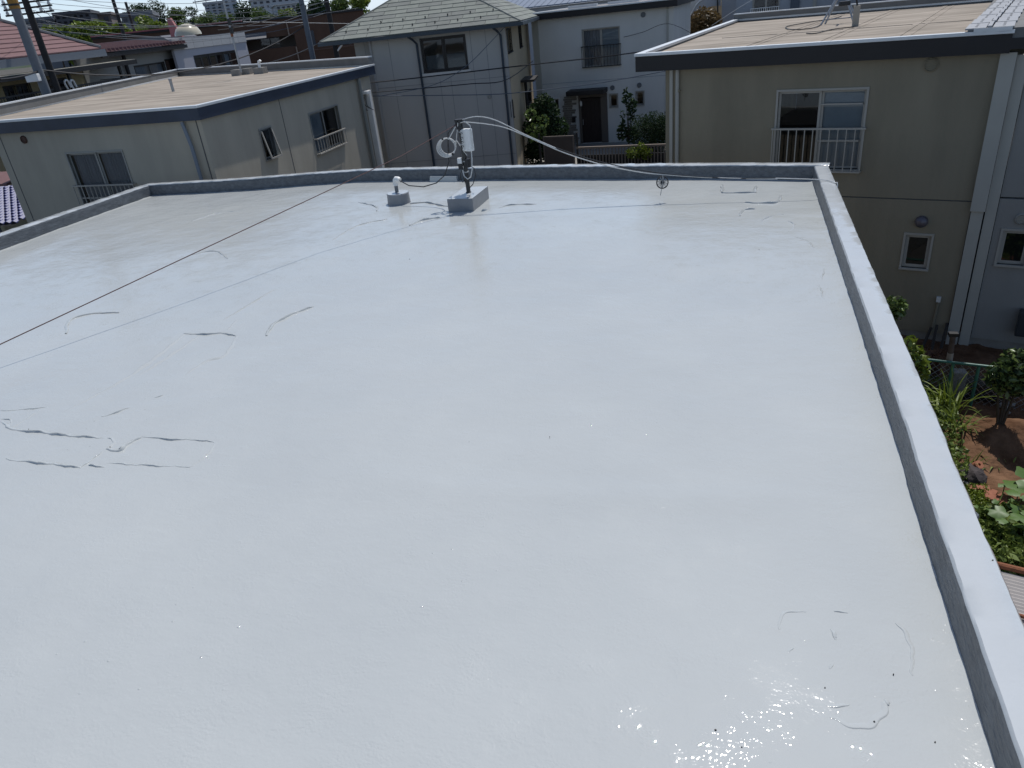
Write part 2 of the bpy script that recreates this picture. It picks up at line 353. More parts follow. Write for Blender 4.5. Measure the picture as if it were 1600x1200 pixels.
def window(root, F, h, frame=WFRAME, panes=2, fw=0.045, curtains=(), depth=0.05, rim=True, name='window', transom=None):
    """h=(u0,u1,z0,z1) opening in the wall. Real sashes and panes set back in the reveal."""
    a, b, c, d = h; m = MB(); o1 = 0.02 if rim else -0.03
    t = 0.04
    m.fbox(F, a - t * rim, b + t * rim, -0.1, o1, d, d + t) if rim else None
    m.fbox(F, a - t, b + t, -0.1, o1 + 0.03, c - t, c) if rim else None
    if rim:
        m.fbox(F, a - t, a, -0.1, o1, c, d); m.fbox(F, b, b + t, -0.1, o1, c, d)
    wp = (b - a) / panes
    for i in range(panes):
        x0, x1 = a + i * wp, a + (i + 1) * wp; o = -0.05 - 0.03 * (i % 2)
        m.fbox(F, x0, x0 + fw, o - 0.02, o, c, d); m.fbox(F, x1 - fw, x1, o - 0.02, o, c, d)
        m.fbox(F, x0 + fw, x1 - fw, o - 0.02, o, c, c + fw); m.fbox(F, x0 + fw, x1 - fw, o - 0.02, o, d - fw, d)
        if transom: m.fbox(F, x0 + fw, x1 - fw, o - 0.018, o - 0.002, c + (d - c) * transom, c + (d - c) * transom + 0.035)
    wo = obj(name, m, frame, root)
    for i in range(panes):
        x0, x1 = a + i * wp, a + (i + 1) * wp; o = -0.06 - 0.03 * (i % 2)
        obj('pane', MB().add([F.w(x0 + fw, o, c + fw), F.w(x1 - fw, o, c + fw), F.w(x1 - fw, o, d - fw), F.w(x0 + fw, o, d - fw)], [(0, 1, 2, 3)]), GLASS, wo, fix=False)
    for i, k, mt in curtains:      # pleated cloth behind pane i, from fraction k of the height
        x0, x1 = a + i * wp + 0.02, a + (i + 1) * wp - 0.02; n = 28; cm = MB(); vs = []
        for q in range(n + 1):
            u = x0 + (x1 - x0) * q / n; oo = -0.16 + 0.02 * math.sin(q * 1.9) if mt is CURT else -0.13
            vs += [F.w(u, oo, c + (d - c) * k), F.w(u, oo, d)]
        cm.add(vs, [(2 * q, 2 * q + 2, 2 * q + 3, 2 * q + 1) for q in range(n)])
        obj('curtain' if mt is CURT else 'blind', cm, mt, wo, fix=False)
    return wo
def railing(root, F, u0, u1, z0, z1, material, n, out_=0.12, midz=None, bar=0.018, curved=False, name='railing', rail=0.035):
    m = MB(); m.fbox(F, u0 - 0.03, u1 + 0.03, out_ - rail / 2, out_ + rail / 2, z1 - rail, z1); m.fbox(F, u0, u1, out_ - bar, out_ + bar, z0, z0 + 0.03)
    for u in (u0, u1):
        m.fbox(F, u - 0.015, u + 0.015, 0.0, out_ - rail / 2 - 0.001, z1 - 0.035, z1 - 0.005); m.fbox(F, u - 0.015, u + 0.015, 0.0, out_ - bar - 0.001, z0, z0 + 0.03)
    if midz: m.fbox(F, u0, u1, out_ - 0.03, out_ - 0.012, midz, midz + 0.03)
    ro = obj(name, m, material, root)
    bm = MB(); og = origin(root)
    zz0, zz1 = z0 + 0.031, z1 - rail - 0.001
    base = F.w(0, out_, 0)
    if curved:
        hgt = zz1 - zz0; pts = [F.w(0, out_ + 0.10 * math.sin(min(1, t * 1.6) * math.pi) * (1 - t), zz0 + hgt * t) - base for t in [i / 8 for i in range(9)]]
        bm.tube(pts, bar / 2, 5)
    else:
        a = F.U * bar / 2; b = F.N * bar / 2; z = Vector((0, 0, 1))
        bm.hexa([-a + b + z * zz0, a + b + z * zz0, a - b + z * zz0, -a - b + z * zz0, -a + b + z * zz1, a + b + z * zz1, a - b + z * zz1, -a - b + z * zz1])
    me = bpy.data.meshes.new('baluster'); me.from_pydata(bm.v, [], bm.f); me.materials.append(material); me.update()
    for i in range(n):
        u = u0 + (u1 - u0) * (i + (0 if n < 2 else 0)) / (n - 1)
        link('baluster', me, ro, F.w(u, out_, 0) - og)
    return ro
def vent(root, F, u, z, r, material, kind='slat'):
    c = F.w(u, 0.0, z); m = MB()
    if kind == 'dome':
        m.lathe(c, [(r, 0), (r, r * .3), (r * .85, r * .75), (r * .5, r * 1.0), (r * .1, r * 1.08)], 20, F.N)
        return smooth_by_angle(obj('vent_cap', m, material, root))
    m.lathe(c, [(r, 0), (r, 0.03), (r * .86, 0.045), (r * .84, 0.01)], 20, F.N)
    vo = obj('wall_vent', m, material, root)
    for i in range(-2, 3):
        hw = math.sqrt(max(0, (r * .84) ** 2 - (i * r * .3) ** 2)); s = MB().fbox(F, u - hw, u + hw, 0.012, 0.03, z + i * r * .3 - r * .05, z + i * r * .3 + r * .07)
        obj('slat', s, material, vo)
    return vo
def flat_roof(root, poly, zb, zt, fascia, cope, deckm, cope_w=0.16, drop=0.12, up_in=0.2):
    obj('fascia', MB().ring(poly, 0.10, zb, zt - 0.06), fascia, root)
    obj('coping', MB().ring([tuple(p) for p in inset(poly, -0.02)], cope_w + 0.02, zt - 0.058, zt), cope, root, bevel=0.008)
    inn = inset(poly, 0.102)
    obj('upstand', MB().ring(inn, cope_w - 0.13, zb + 0.05, zt - 0.061), UPST, root)
    dk = inset(poly, cope_w - 0.03 + 0.002); obj('roof_deck', MB().prism(dk, zb + 0.1, zt - drop), deckm, root)
    obj('soffit', MB().prism(inset(poly, 0.104), zb, zb + 0.04), fascia, root)

# leaves ------------------------------------------------------------------
def leaves(centres, size, jitter=0.35, aspect=2.0, droop=0.0, updir=0.4):
    """folded leaf quads (2 triangles each side of the midrib) at the given centres -> MB"""
    c = np.asarray(centres, float); n = len(c)
    d = RNG.normal(size=(n, 3)); d[:, 2] = d[:, 2] * 0.6 + updir * 0.3 - droop; d /= np.linalg.norm(d, axis=1)[:, None]
    q = RNG.normal(size=(n, 3)); q[:, 2] *= .5; s = np.cross(d, q); s /= np.linalg.norm(s, axis=1)[:, None]; nn = np.cross(s, d)
    L = size * (1 + RNG.uniform(-jitter, jitter, n))[:, None]; W = L / aspect / 2 * 1.0
    tail = c - d * L / 2; tip = c + d * L / 2; lf = c - d * L * 0.05 + s * W + nn * W * .35; rt = c - d * L * 0.05 - s * W + nn * W * .35
    v = np.stack([tail, lf, tip, rt], 1).reshape(-1, 3); f = np.array([[0, 1, 2], [0, 2, 3]])
    fs = (np.arange(n)[:, None, None] * 4 + f[None]).reshape(-1, 3)
    return v, fs
def np_obj(name, v, f, material, parent=None, kind=None, base=None):
    og = origin(parent) if parent else Vector(base if base is not None else (float(v[:, 0].mean()), float(v[:, 1].mean()), float(v[:, 2].min())))
    me = bpy.data.meshes.new(name); v = v - np.array(og)
    me.vertices.add(len(v)); me.vertices.foreach_set('co', v.astype(np.float32).ravel())
    k = f.shape[1]; me.loops.add(len(f) * k); me.loops.foreach_set('vertex_index', f.astype(np.int32).ravel())
    me.polygons.add(len(f)); me.polygons.foreach_set('loop_start', np.arange(len(f), dtype=np.int32) * k); me.polygons.foreach_set('loop_total', np.full(len(f), k, np.int32))
    me.update(); me.validate(); me.materials.append(material)
    o = link(name, me, parent, (0, 0, 0) if parent else og); return tag(o, kind=kind)
def clump_pts(blobs, n, shell=0.6):
    """points spread in ellipsoid blobs [(cx,cy,cz,rx,ry,rz)], denser near the surface"""
    vol = np.array([b[3] * b[4] * b[5] for b in blobs]) ** 0.67; pr = vol / vol.sum(); k = RNG.choice(len(blobs), n, p=pr); B = np.array(blobs)[k]
    d = RNG.normal(size=(n, 3)); d /= np.linalg.norm(d, axis=1)[:, None]; r = shell + (1.08 - shell) * RNG.random(n) ** 0.7
    return B[:, :3] + d * B[:, 3:] * r[:, None]
def tree(label, base, height, width, lm, nblob=14, n=3500, leaf=0.4, trunk_r=0.2, group=None, name='tree', crown_from=0.25, conical=False):
    base = Vector(base); t = thing(name, label, 'tree', base, group)
    blobs = []; 
    for i in range(nblob):
        h = crown_from + (1 - crown_from) * (i + .5) / nblob if conical else crown_from + (0.92 - crown_from) * random.random()
        rad = (1 - h) * 0.9 if conical else math.sin(math.pi * min(1, max(0.12, (h - crown_from) / (1 - crown_from) * .8 + .2))) * .5
        a = random.random() * 6.28; rr = width / 2 * rad * (0.25 if conical else random.random() ** .5 * 1.1)
        s = width * (0.24 if not conical else (0.1 + .38 * (1 - h))) * random.uniform(.75, 1.15)
        blobs.append((base.x + math.cos(a) * rr, base.y + math.sin(a) * rr, base.z + h * height, s, s, s * .72))
    v, f = leaves(clump_pts(blobs, n, 0.45), leaf, aspect=1.7)
    m = MB(); m.tube([base, base + Vector((0.05 * width, 0, height * .35)), base + Vector((0, 0.04 * width, height * .75))], [trunk_r, trunk_r * .75, trunk_r * .3], 8)
    for b in blobs[:6]: m.tube([base + Vector((0, 0, height * .3)), Vector(b[:3])], [trunk_r * .4, trunk_r * .12], 5)
    obj('trunk', m, TRUNK, t); np_obj('crown', v, f, lm, t)
    return t

# ================================================================= GROUND
def gz(y):
    t = min(1, max(0, (y - 17.5) / 14)); t = t * t * (3 - 2 * t)
    far = max(0, y - 60) * 0.012
    return -3.98 + .63 * t + min(far, 3.0)
nx, ny = 60, 120
xs = np.concatenate([np.linspace(-900, -60, 12), np.linspace(-55, 40, 40), np.linspace(60, 700, 9)]); ys = np.concatenate([np.linspace(-150, -10, 6), np.linspace(-8, 60, 60), np.linspace(70, 1500, 25)])
gv = [(x, y, gz(y)) for y in ys for x in xs]; W_ = len(xs)
gf = [(j * W_ + i, j * W_ + i + 1, (j + 1) * W_ + i + 1, (j + 1) * W_ + i) for j in range(len(ys) - 1) for i in range(W_ - 1)]
g = obj('ground', MB().add(gv, gf), GROUND, fix=False); tag(g, 'dull grey brown ground between and around the houses', kind='structure')

# ================================================================= OUR BUILDING with the coated roof
FAR_IN = [(-12.78, 13.56), (-11.4, 13.66), (-10.2, 13.78), (-8.9, 14.02), (-7.8, 14.13), (-6.6, 14.04), (-5.4, 13.90), (-3.4, 13.68), (-1.9, 13.44), (-0.35, 13.20), (1.13, 12.88)]
YB = -5.0; PH = 0.245
def ymax(x):
    for (a, b), (c, d) in zip(FAR_IN, FAR_IN[1:]):
        if a <= x <= c: return b + (d - b) * (x - a) / (c - a)
    return FAR_IN[0][1] if x < FAR_IN[0][0] else FAR_IN[-1][1]
bld = thing('flat_roofed_building', 'large flat roof freshly coated in glossy light grey waterproofing, nearest building', 'building', (-5.8, 4.5, -4.5))
# deck: a fine sheet with the shallow ponding hollows of a hand-poured coating
nx, ny = 300, 380; X = np.linspace(-12.79, 1.14, nx); T = np.linspace(0, 1, ny)
def fbm(x, y, s, seed):
    r = np.random.default_rng(seed); z = np.zeros_like(x)
    for k in range(14):
        a = r.uniform(0, 2 * math.pi); f_ = s * r.uniform(.5, 1.8); z += np.sin((x * math.cos(a) + y * math.sin(a)) * f_ + r.uniform(0, 6.28)) / 14 ** .5
    return z
XX = np.repeat(X[None], ny, 0); YM = np.array([ymax(x) + 0.02 for x in X]); YY = YB + (YM[None] - YB) * T[:, None]
ZZ = 0.004 * fbm(XX, YY, 1.3, 1) + 0.0018 * fbm(XX, YY, 4.5, 2) + 0.0005 * fbm(XX, YY, 16, 3)
ex = np.minimum(XX - X[0], X[-1] - XX); ey = YM[None] - YY; e = np.minimum(ex, ey)
ZZ += 0.012 * np.clip(1 - e / 0.085, 0, 1) ** 1.6 * (1 + .25 * fbm(XX, YY, 30, 8))            # cove where the coating runs up the parapet
ZZ += 0.004 * np.clip(1 - e / 0.5, 0, 1) * (1 + .4 * fbm(XX, YY, 9, 5))
yr = at(800, 752, 0).y; ZZ += 0.010 * np.exp(-((YY - yr - .10 * np.sin(XX * .9) - .02 * XX) / .16) ** 2) * np.clip((XX + 3.2) / 1.0, 0, 1) * np.clip((1.0 - XX) / .8, 0, 1)   # soft ridge over an old lap
V = np.stack([XX, YY, ZZ], -1).reshape(-1, 3); ii = (np.arange(ny - 1)[:, None] * nx + np.arange(nx - 1)[None]).ravel()
Fq = np.stack([ii, ii + 1, ii + nx + 1, ii + nx], 1)
dk = np_obj('roof_deck', V, Fq, PAINT, bld); dk.data.shade_smooth()
# parapets
def parapet_mesh(inner, thick, h, side, wob=0.006, seed=1, top_only=False, z0=-0.35):
    """runs along inner path; side=+1: body lies to the left of travel. Slightly uneven trowelled profile."""
    r = random.Random(seed); P = []
    for (a, b) in zip(inner, inner[1:]):
        L = math.dist(a, b); n = max(1, int(L / 0.075))
        for i in range(n): P.append((a[0] + (b[0] - a[0]) * i / n, a[1] + (b[1] - a[1]) * i / n))
    P.append(inner[-1]); m = MB(); rows = []
    for i, p in enumerate(P):
        q0 = P[max(0, i - 1)]; q1 = P[min(len(P) - 1, i + 1)]; d = Vector((q1[0] - q0[0], q1[1] - q0[1])).normalized(); nn = Vector((-d.y, d.x)) * side
        j = lambda k=1: r.uniform(-wob, wob) * k
        hh = h + j(.6)
        prof = [(0.0, z0), (-0.004 + j(.5), 0.035), (0.002 + j(.5), 0.10), (0.004 + j(.4), h * .72), (0.006 + j(.5), hh - 0.016), (0.018 + j(.4), hh), (thick * .5, hh + 0.002 + j(.4)), (thick - 0.015 + j(.5), hh - 0.002), (thick + j(1.0), hh - 0.022), (thick + j(.4), hh - 0.12), (thick, z0)]
        rows.append([(p[0] + nn.x * o, p[1] + nn.y * o, z) for o, z in prof])
    k = len(rows[0]); vs = [v for row in rows for v in row]
    fs_up = []; 
    for i in range(len(rows) - 1):
        for j in range(k - 1): fs_up.append((i * k + j, i * k + j + 1, (i + 1) * k + j + 1, (i + 1) * k + j))
    fs_up += [tuple(range(k)), tuple(reversed([(len(rows) - 1) * k + j for j in range(k)]))]
    m.add(vs, fs_up); return m, k
def parapet(inner, thick, h, side, seed, wob=0.006):
    m, k = parapet_mesh(inner, thick, h, side, wob, seed)
    o = obj('parapet', m, PAINT_SHADE, bld, smooth=True); o.data.materials.append(PAINT_TOP)
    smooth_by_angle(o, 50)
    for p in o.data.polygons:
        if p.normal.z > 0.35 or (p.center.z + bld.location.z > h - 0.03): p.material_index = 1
    return o
TH = 0.17
parapet([(-12.78 - TH - .03, 13.56)] + FAR_IN + [(1.13 + .225 - .004, 12.84)], 0.23, PH, 1, 3)
parapet([(1.125, YB), (1.125, 0.5), (1.13, 3.2), (1.128, 4.3), (1.137, 4.6), (1.14, 5.4), (1.13, 9), (1.125, 12.83)], .225, PH + .001, -1, 5, 0.004)
parapet([(-12.78, 13.55), (-12.77, 9), (-12.75, 4), (-12.78, YB)], TH + .08, PH + .002, -1, 7)
parapet([(1.125, YB), (-12.78, YB)], TH, PH - .003, 1, 9)
bw = MB(); 
outer = [(1.13 + .225 - .03, YB - .15), (1.13 + .225 - .03, 13.08)] + [(x, y + 0.205) for x, y in reversed(FAR_IN[:-1])] + [(-12.78 - TH - .05, 13.74), (-12.78 - TH - .05, YB - .15)]
obj('outer_wall', bw.ring(outer, 0.14, -4.6, -0.1), LWALL, bld)
# chipped coping notch at the right edge
pn = at(1517, 800, PH)
obj('edge_chip', MB().lathe(pn + Vector((.012, 0, -.02)), [(.018, -.03), (.034, -.012), (.03, .008), (.012, .018)], 7), PAINT_SHADE, bld)
# small mortar repair step at the foot of the far parapet
s0 = at(680, 277, 0.02); s1 = at(722, 277, 0.02)
st = MB(); L0 = (s0.x, ymax(s0.x) - .09); L1 = (s1.x, ymax(s1.x) - .09)
st.hexa([(L0[0], L0[1], -.01), (L1[0], L1[1], -.01), (L1[0], L1[1] + .12, -.01), (L0[0], L0[1] + .12, -.01), (L0[0] + .02, L0[1] + .015, .105), (L1[0] - .02, L1[1] + .02, .10), (L1[0], L1[1] + .12, .10), (L0[0], L0[1] + .12, .11)])
obj('repair_step', st, PAINT, bld, bevel=0.012)
# lifted creases / lap edges of the old sheet under the coating (survey points)
def crease(pts, wd=0.022, h=0.010, seed=0, jit=0.012, steps=9, lift=True):
    r = random.Random(seed); P = spline([at(x, y, 0.003) for x, y in pts], 6); Q = []; f1, f2 = r.uniform(0, 6), r.uniform(0, 6); acc = 0
    for a, b in zip(P, P[1:]):
        L = (b - a).length; k = max(1, int(L / .03)); d = (b - a).normalized(); s_ = Vector((-d.y, d.x, 0))
        for i in range(k):
            q = acc + L * i / k; Q.append(a.lerp(b, i / k) + s_ * (.006 * math.sin(q * 23 + f1) + .004 * math.sin(q * 61 + f2)))
        acc += L
    Q.append(P[-1]); m = MB(); vs = []; n = len(Q); dd = Q[-1] - Q[0]; sg = -1 if Vector((-dd.y, dd.x)).y < 0 else 1
    for i, p in enumerate(Q):
        d = (Q[min(i + 1, n - 1)] - Q[max(i - 1, 0)]).normalized(); s = Vector((-d.y, d.x, 0)) * sg
        tp = math.sin(math.pi * min(1, max(0.02, i / (n - 1)))) ** .5; hh = (1.7 if pts[0][1] < 900 else .7) * h * tp * (.75 + .35 * math.sin(i * .7 + f1) + r.uniform(-.12, .12)); ww = .62 * wd * (0.5 + .7 * tp)
        zf = -0.006
        vs += [p - s * ww * .45 + Vector((0, 0, zf)), p - s * ww * .12 + Vector((0, 0, hh * (.9 if lift else .6))), p + s * ww * .25 + Vector((0, 0, hh)), p + s * ww * 1.5 + Vector((0, 0, hh * .25)), p + s * ww * 2.6 + Vector((0, 0, zf))]
    m.add(vs, [(5 * i + j, 5 * i + j + 1, 5 * i + 5 + j + 1, 5 * i + 5 + j) for i in range(n - 1) for j in range(4)])
    o = obj('crease', m, PAINT, bld, smooth=True, fix=False); o.data.shade_smooth(); return o
CR = [([(0, 658), (20, 672), (60, 676), (110, 682), (168, 685)], .03, .014), ([(168, 685), (178, 692), (165, 703)], .02, .008), ([(125, 731), (140, 722), (152, 712), (165, 703)], .02, .006), ([(296, 730), (240, 728), (165, 724)], .02, .006), ([(165, 703), (186, 705), (200, 695), (222, 683)], .035, .018), ([(222, 682), (262, 687), (305, 688), (336, 692)], .018, .009),
      ([(336, 692), (322, 712), (296, 730)], .015, .006), ([(8, 718), (40, 722), (90, 727), (125, 731)], .026, .012), ([(138, 728), (165, 730)], .02, .012), ([(158, 652), (180, 646), (207, 636)], .02, .01),
      ([(240, 622), (256, 618)], .018, .01), ([(287, 521), (315, 523), (345, 521), (369, 525)], .026, .012), ([(288, 522), (240, 560), (190, 595), (130, 628), (90, 648)], .024, .007), ([(369, 525), (350, 555), (320, 565), (285, 590)], .02, .006),
      ([(310, 525), (270, 552), (215, 588)], .02, .006), ([(417, 524), (428, 507), (450, 494), (474, 484), (490, 479)], .026, .012), ([(641, 352), (660, 344), (678, 341), (688, 340)], .03, .016),
      ([(560, 316), (585, 322), (588, 329)], .02, .01), ([(640, 318), (665, 316), (690, 321), (703, 322)], .02, .012), ([(780, 325), (800, 320), (838, 319)], .022, .012), ([(762, 328), (752, 330)], .03, .02),
      ([(1164, 316), (1185, 317), (1215, 316), (1222, 305)], .03, .015), ([(1157, 337), (1163, 328), (1180, 326)], .02, .01), ([(1127, 300), (1127, 288)], .022, .02), ([(1181, 300), (1182, 290)], .022, .02), ([(1127, 301), (1155, 301), (1181, 300)], .02, .01),
      ([(1230, 345), (1240, 352), (1233, 362)], .02, .01), ([(1283, 442), (1287, 428), (1290, 415)], .016, .008), ([(1240, 370), (1262, 378), (1275, 395)], .02, .006), ([(1280, 445), (1285, 465), (1292, 475)], .014, .006),
      ([(1296, 983), (1303, 990), (1307, 1000)], .014, .010), ([(1220, 983), (1223, 966), (1236, 955), (1260, 956)], .012, .004), ([(1304, 957), (1325, 958)], .012, .006), ([(1400, 973), (1412, 985), (1420, 1010), (1425, 1055)], .014, .004), ([(1290, 1102), (1310, 1104), (1327, 1100)], .014, .006),
      ([(1383, 1092), (1389, 1102)], .012, .008), ([(1296, 1122), (1322, 1133), (1355, 1137), (1375, 1128), (1388, 1110), (1382, 1093)], .02, .003), ([(1231, 1020), (1240, 1011)], .012, .006), ([(1297, 1045), (1299, 1036)], .012, .006), 
      ([(105, 520), (110, 500), (140, 490), (185, 488)], .02, .005), ([(300, 398), (335, 392), (355, 404)], .018, .006), ([(0, 642), (40, 640), (75, 636)], .016, .005), ([(0, 655), (14, 656), (17, 668)], .012, .006),
      ([(15, 672), (40, 655), (56, 645)], .016, .005), ([(370, 500), (355, 515)], .016, .004), ([(455, 442), (420, 458), (350, 500)], .02, .005), ([(605, 342), (560, 352), (520, 375)], .02, .005), ([(1225, 335), (1205, 338), (1190, 345)], .02, .007), ([(300, 345), (345, 332), (385, 330)], .02, .006)]
for i, (p, a, b) in enumerate(CR): crease(p, a, b, seed=i)
# specks of debris caught in the wet coat
for px, py in [(1551, 876), (1159, 1168), (1118, 1141), (1461, 1160), (1451, 756), (1304, 474), (1186, 390), (640, 405), (731, 351), (1366, 1128), (1289, 1075), (859, 683), (192, 640), (172, 699), (1396, 1054), (45, 671)]:
    z = PH if px > 1500 else 0.004; p = at(px, py, z); k = 0.003 + 0.004 * random.random()
    obj('speck', MB().lathe(p, [(k * .6, -0.003), (k, .002), (k * .5, .007)], 6), IRON if px % 3 else TRUNK, bld, fix=False)

# ---- pipe outlet
c = Vector((-6.03, 12.25, 0)); t = thing('roof_cable_pipe', 'short pipe with white elbow rising from a round grey concrete pad on the coated roof', 'pipe', c)
smooth_by_angle(obj('base', MB().lathe(c, [(.218, -.01), (.212, .01), (.205, .10), (.203, .175), (.193, .188), (.0, .19)], 40), PAINT_BLK_SHADE, t), 35).data.materials.append(PAINT_TOP)
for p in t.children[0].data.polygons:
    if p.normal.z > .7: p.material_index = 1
pc = c + Vector((-.02, .02, 0)); smooth_by_angle(obj('pipe', MB().lathe(pc, [(.036, .18), (.034, .2), (.034, .36)], 20), mat('grey_pvc', (.16, .165, .175), .5), t))
el = MB(); el.tube([pc + Vector((0, 0, .31)), pc + Vector((0, 0, .36)), pc + Vector((.008, -.004, .40)), pc + Vector((.035, -.012, .428)), pc + Vector((.075, -.024, .425)), pc + Vector((.105, -.034, .408))], [.047, .047, .050, .052, .050, .05], 18)
smooth_by_angle(obj('elbow', el, WHITEP, t), 60)

# ---- antenna mast on its concrete block
mb = Vector((-4.52, 11.93, 0)); t = thing('antenna_mast', 'dark steel mast with a white booster box standing on a grey concrete block', 'mast', mb)
bk = MB().box((-4.535, 11.93, .105), (.46, .87, .23)); o = obj('concrete_block', bk, PAINT_BLK_SHADE, t, bevel=0.012); o.data.materials.append(PAINT_TOP)
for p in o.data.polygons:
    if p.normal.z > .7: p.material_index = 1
smooth_by_angle(obj('pole', MB().lathe(mb, [(.045, .215), (.05, .23), (.037, .235), (.037, .75), (.041, .752), (.041, 1.42), (.0, 1.425)], 20), mat('dark_mast_paint', (.010, .011, .012), .4, coat=.3), t))
hd = MB(); hd.box(mb + Vector((-.01, -.01, 1.425)), (.13, .10, .022)); hd.box(mb + Vector((-.055, -.01, 1.37)), (.035, .07, .09)); hd.box(mb + Vector((.0, -.035, 1.30)), (.11, .02, .05)); hd.tube([mb + Vector((-.08, -.02, 1.40)), mb + Vector((.08, -.02, 1.40))], .012, 8)
obj('head_bracket', hd, IRON, t, bevel=.004)
bx = MB(); ang = -.35
bx.box(mb + Vector((.115, -.03, 1.10)), (.16, .10, .36), ang); obj('booster_box', bx, WHITEP, t, bevel=.018)
o = obj('clip_tray', MB().box(mb + Vector((.035, -.055, 1.10)), (.04, .03, .33), ang), WHITEC, t, bevel=.006)
for k in range(4): obj('cable_clip', MB().tube([mb + Vector((.03 + .02 * math.cos(a), -.085, 1.0 + k * .07 + .02 * math.sin(a))) for a in [i * .8 for i in range(7)]], .005, 6), BLACKC, t)
mx = MB(); mx.box(mb + Vector((-.075, -.04, .77)), (.075, .08, .09), .2); obj('splitter_cap', mx, WHITEP, t, bevel=.012)
mx = MB(); mx.box(mb + Vector((-.072, -.04, .675)), (.07, .075, .095), .2); mx.box(mb + Vector((.06, -.03, .72)), (.07, .07, .14), -.3); obj('splitter_body', mx, BLACKC, t, bevel=.008)
for z in (.56, .74, 1.02, 1.22): obj('clamp', MB().lathe(mb, [(.038, z), (.048, z + .004), (.048, z + .022), (.038, z + .026)], 16), GALV, t)
wing = MB(); wing.tube([mb + Vector((-.05, -.03, .62)), mb + Vector((-.09, -.03, .55)), mb + Vector((-.105, -.03, .47)), mb + Vector((-.07, -.03, .40)), mb + Vector((-.04, -.02, .46))], .008, 6)
wing.tube([mb + Vector((.08, -.02, .68)), mb + Vector((.16, -.0, .62)), mb + Vector((.165, 0, .50)), mb + Vector((.10, 0, .36)), mb + Vector((.035, -.01, .30))], .008, 6)
wing.tube([mb + Vector((-.03, .02, .33)), mb + Vector((-.04, -.035, .45)), mb + Vector((-.038, -.035, .65))], .008, 6)
obj('looped_black_lead', wing, BLACKC, t)
wl = MB(); wl.tube([mb + Vector(p) for p in [(.16, -.05, .93), (.165, -.08, .80), (.15, -.10, .62), (.11, -.10, .50), (.05, -.10, .47), (-.01, -.09, .52), (-.03, -.07, .62)]], .009, 8)
wl.tube([mb + Vector(p) for p in [(.02, -.03, 1.38), (.1, -.04, 1.40), (.19, -.05, 1.33), (.215, -.06, 1.15), (.19, -.06, .95)]], .008, 8)
smooth_by_angle(obj('white_lead', wl, WHITEC, t))
# white coil of spare cable
cc = mb + Vector((-.30, -.02, .99)); t2 = thing('cable_coil', 'coil of spare white cable hanging beside the dark mast', 'cable coil', cc)
cv = (ray(690, 218)).copy(); cv.z = 0; cv.normalize(); ux = Vector((cv.y, -cv.x, 0))
cl = MB()
for k in range(4):
    r = .155 - .008 * k; off = Vector((.01 * k, .012 * k, .006 * k))
    cl.tube([cc + off + ux * (r * math.cos(a)) + Vector((0, 0, r * math.sin(a))) + cv * (.012 * math.sin(a * 2 + k)) for a in [i * 2 * math.pi / 32 for i in range(33)]], .009, 8, caps=False)
smooth_by_angle(obj('coil', cl, WHITEC, t2))
tl = MB(); tl.tube([cc + Vector((.03, 0, .155)), cc + ux * .06 + Vector((0, 0, .13)), mb + Vector((-.16, -.02, 1.22)), mb + Vector((-.03, -.02, 1.39))], .008, 8)
tl.tube([cc + ux * .13 + Vector((0, 0, -.08)), cc + ux * .17 + Vector((0, 0, .02)), mb + Vector((-.09, -.03, 1.12)), mb + Vector((-.02, -.04, 1.38))], .007, 8)
tl.tube([cc + ux * .12 + Vector((0, 0, .08)), cc + ux * .2 + Vector((0, 0, .09)), mb + Vector((.02, -.04, .92)), mb + Vector((.07, -.04, .85))], .006, 8)
smooth_by_angle(obj('tail', tl, WHITEC, t2))
obj('tape_band', MB().box(cc + ux * .10 + Vector((0, 0, -.115)), (.035, .05, .04), .3), BLACKC, t2, bevel=.004)
obj('tape_band', MB().box(cc + ux * -.04 + Vector((0, 0, .15)), (.03, .04, .03), .3), BLACKC, t2, bevel=.004)
# black cable from mast top down to the elbow
m = MB(); m.tube([mb + Vector(p) for p in [(-.03, 0, 1.38), (-.12, .0, 1.33), (-.24, .02, 1.22), (-.28, .03, 1.0), (-.30, .03, .75), (-.42, .05, .52), (-.62, .1, .38), (-.9, .15, .31), (-1.2, .2, .33), (-1.42, .31, .40)]], .0095, 8)
o = smooth_by_angle(obj('black_cable', m, BLACKC)); tag(o, 'black cable drooping from the mast top to the white elbow of the roof pipe', 'cable')
# cables from mast to the right parapet, sun-side long wire
def cable_thing(name, label, pts, r, material, cat='cable', group=None, seg=6):
    o = obj(name, MB().tube(pts, r, seg), material); smooth_by_angle(o); return tag(o, label, cat, group)
top = mb + Vector((.02, -.02, 1.40))
def wp(px, py, k):          # point above the shadow line crossing the deck
    x = top.x + (1.30 - top.x) * k; y = top.y + (11.73 - top.y) * k
    r = ray(px, py); n = Vector((top.y - 11.73, 1.30 - top.x, 0)).normalized(); tt = (Vector((top.x, top.y, 0)) - CAM_POS).dot(n) / r.dot(n); return CAM_POS + r * tt
A = [top] + [wp(x, y, 0) for x, y in [(780, 197), (825, 214), (880, 238), (940, 257), (1000, 269), (1040, 273), (1100, 277), (1160, 279), (1215, 279.5)]]
cable_thing('lower_white_cable', 'lower of the two white cables sagging from the mast to the right parapet', spline(A, 5), .0075, WHITEC)
A = [top + Vector((0, 0, .02))] + [wp(x, y, 0) for x, y in [(745, 182), (775, 188), (820, 210), (870, 232)]]
cable_thing('upper_white_cable', 'upper white cable arching out of the mast head', spline(A, 5), .0075, WHITEC)
A = [wp(x, y, 0) for x, y in [(868, 231), (920, 248), (975, 261), (1035, 271), (1090, 276), (1150, 279), (1212, 278)]]
cable_thing('black_cable', 'thin black cable continuing the upper white cable above the far parapet', spline(A, 5), .008, BLACKC)
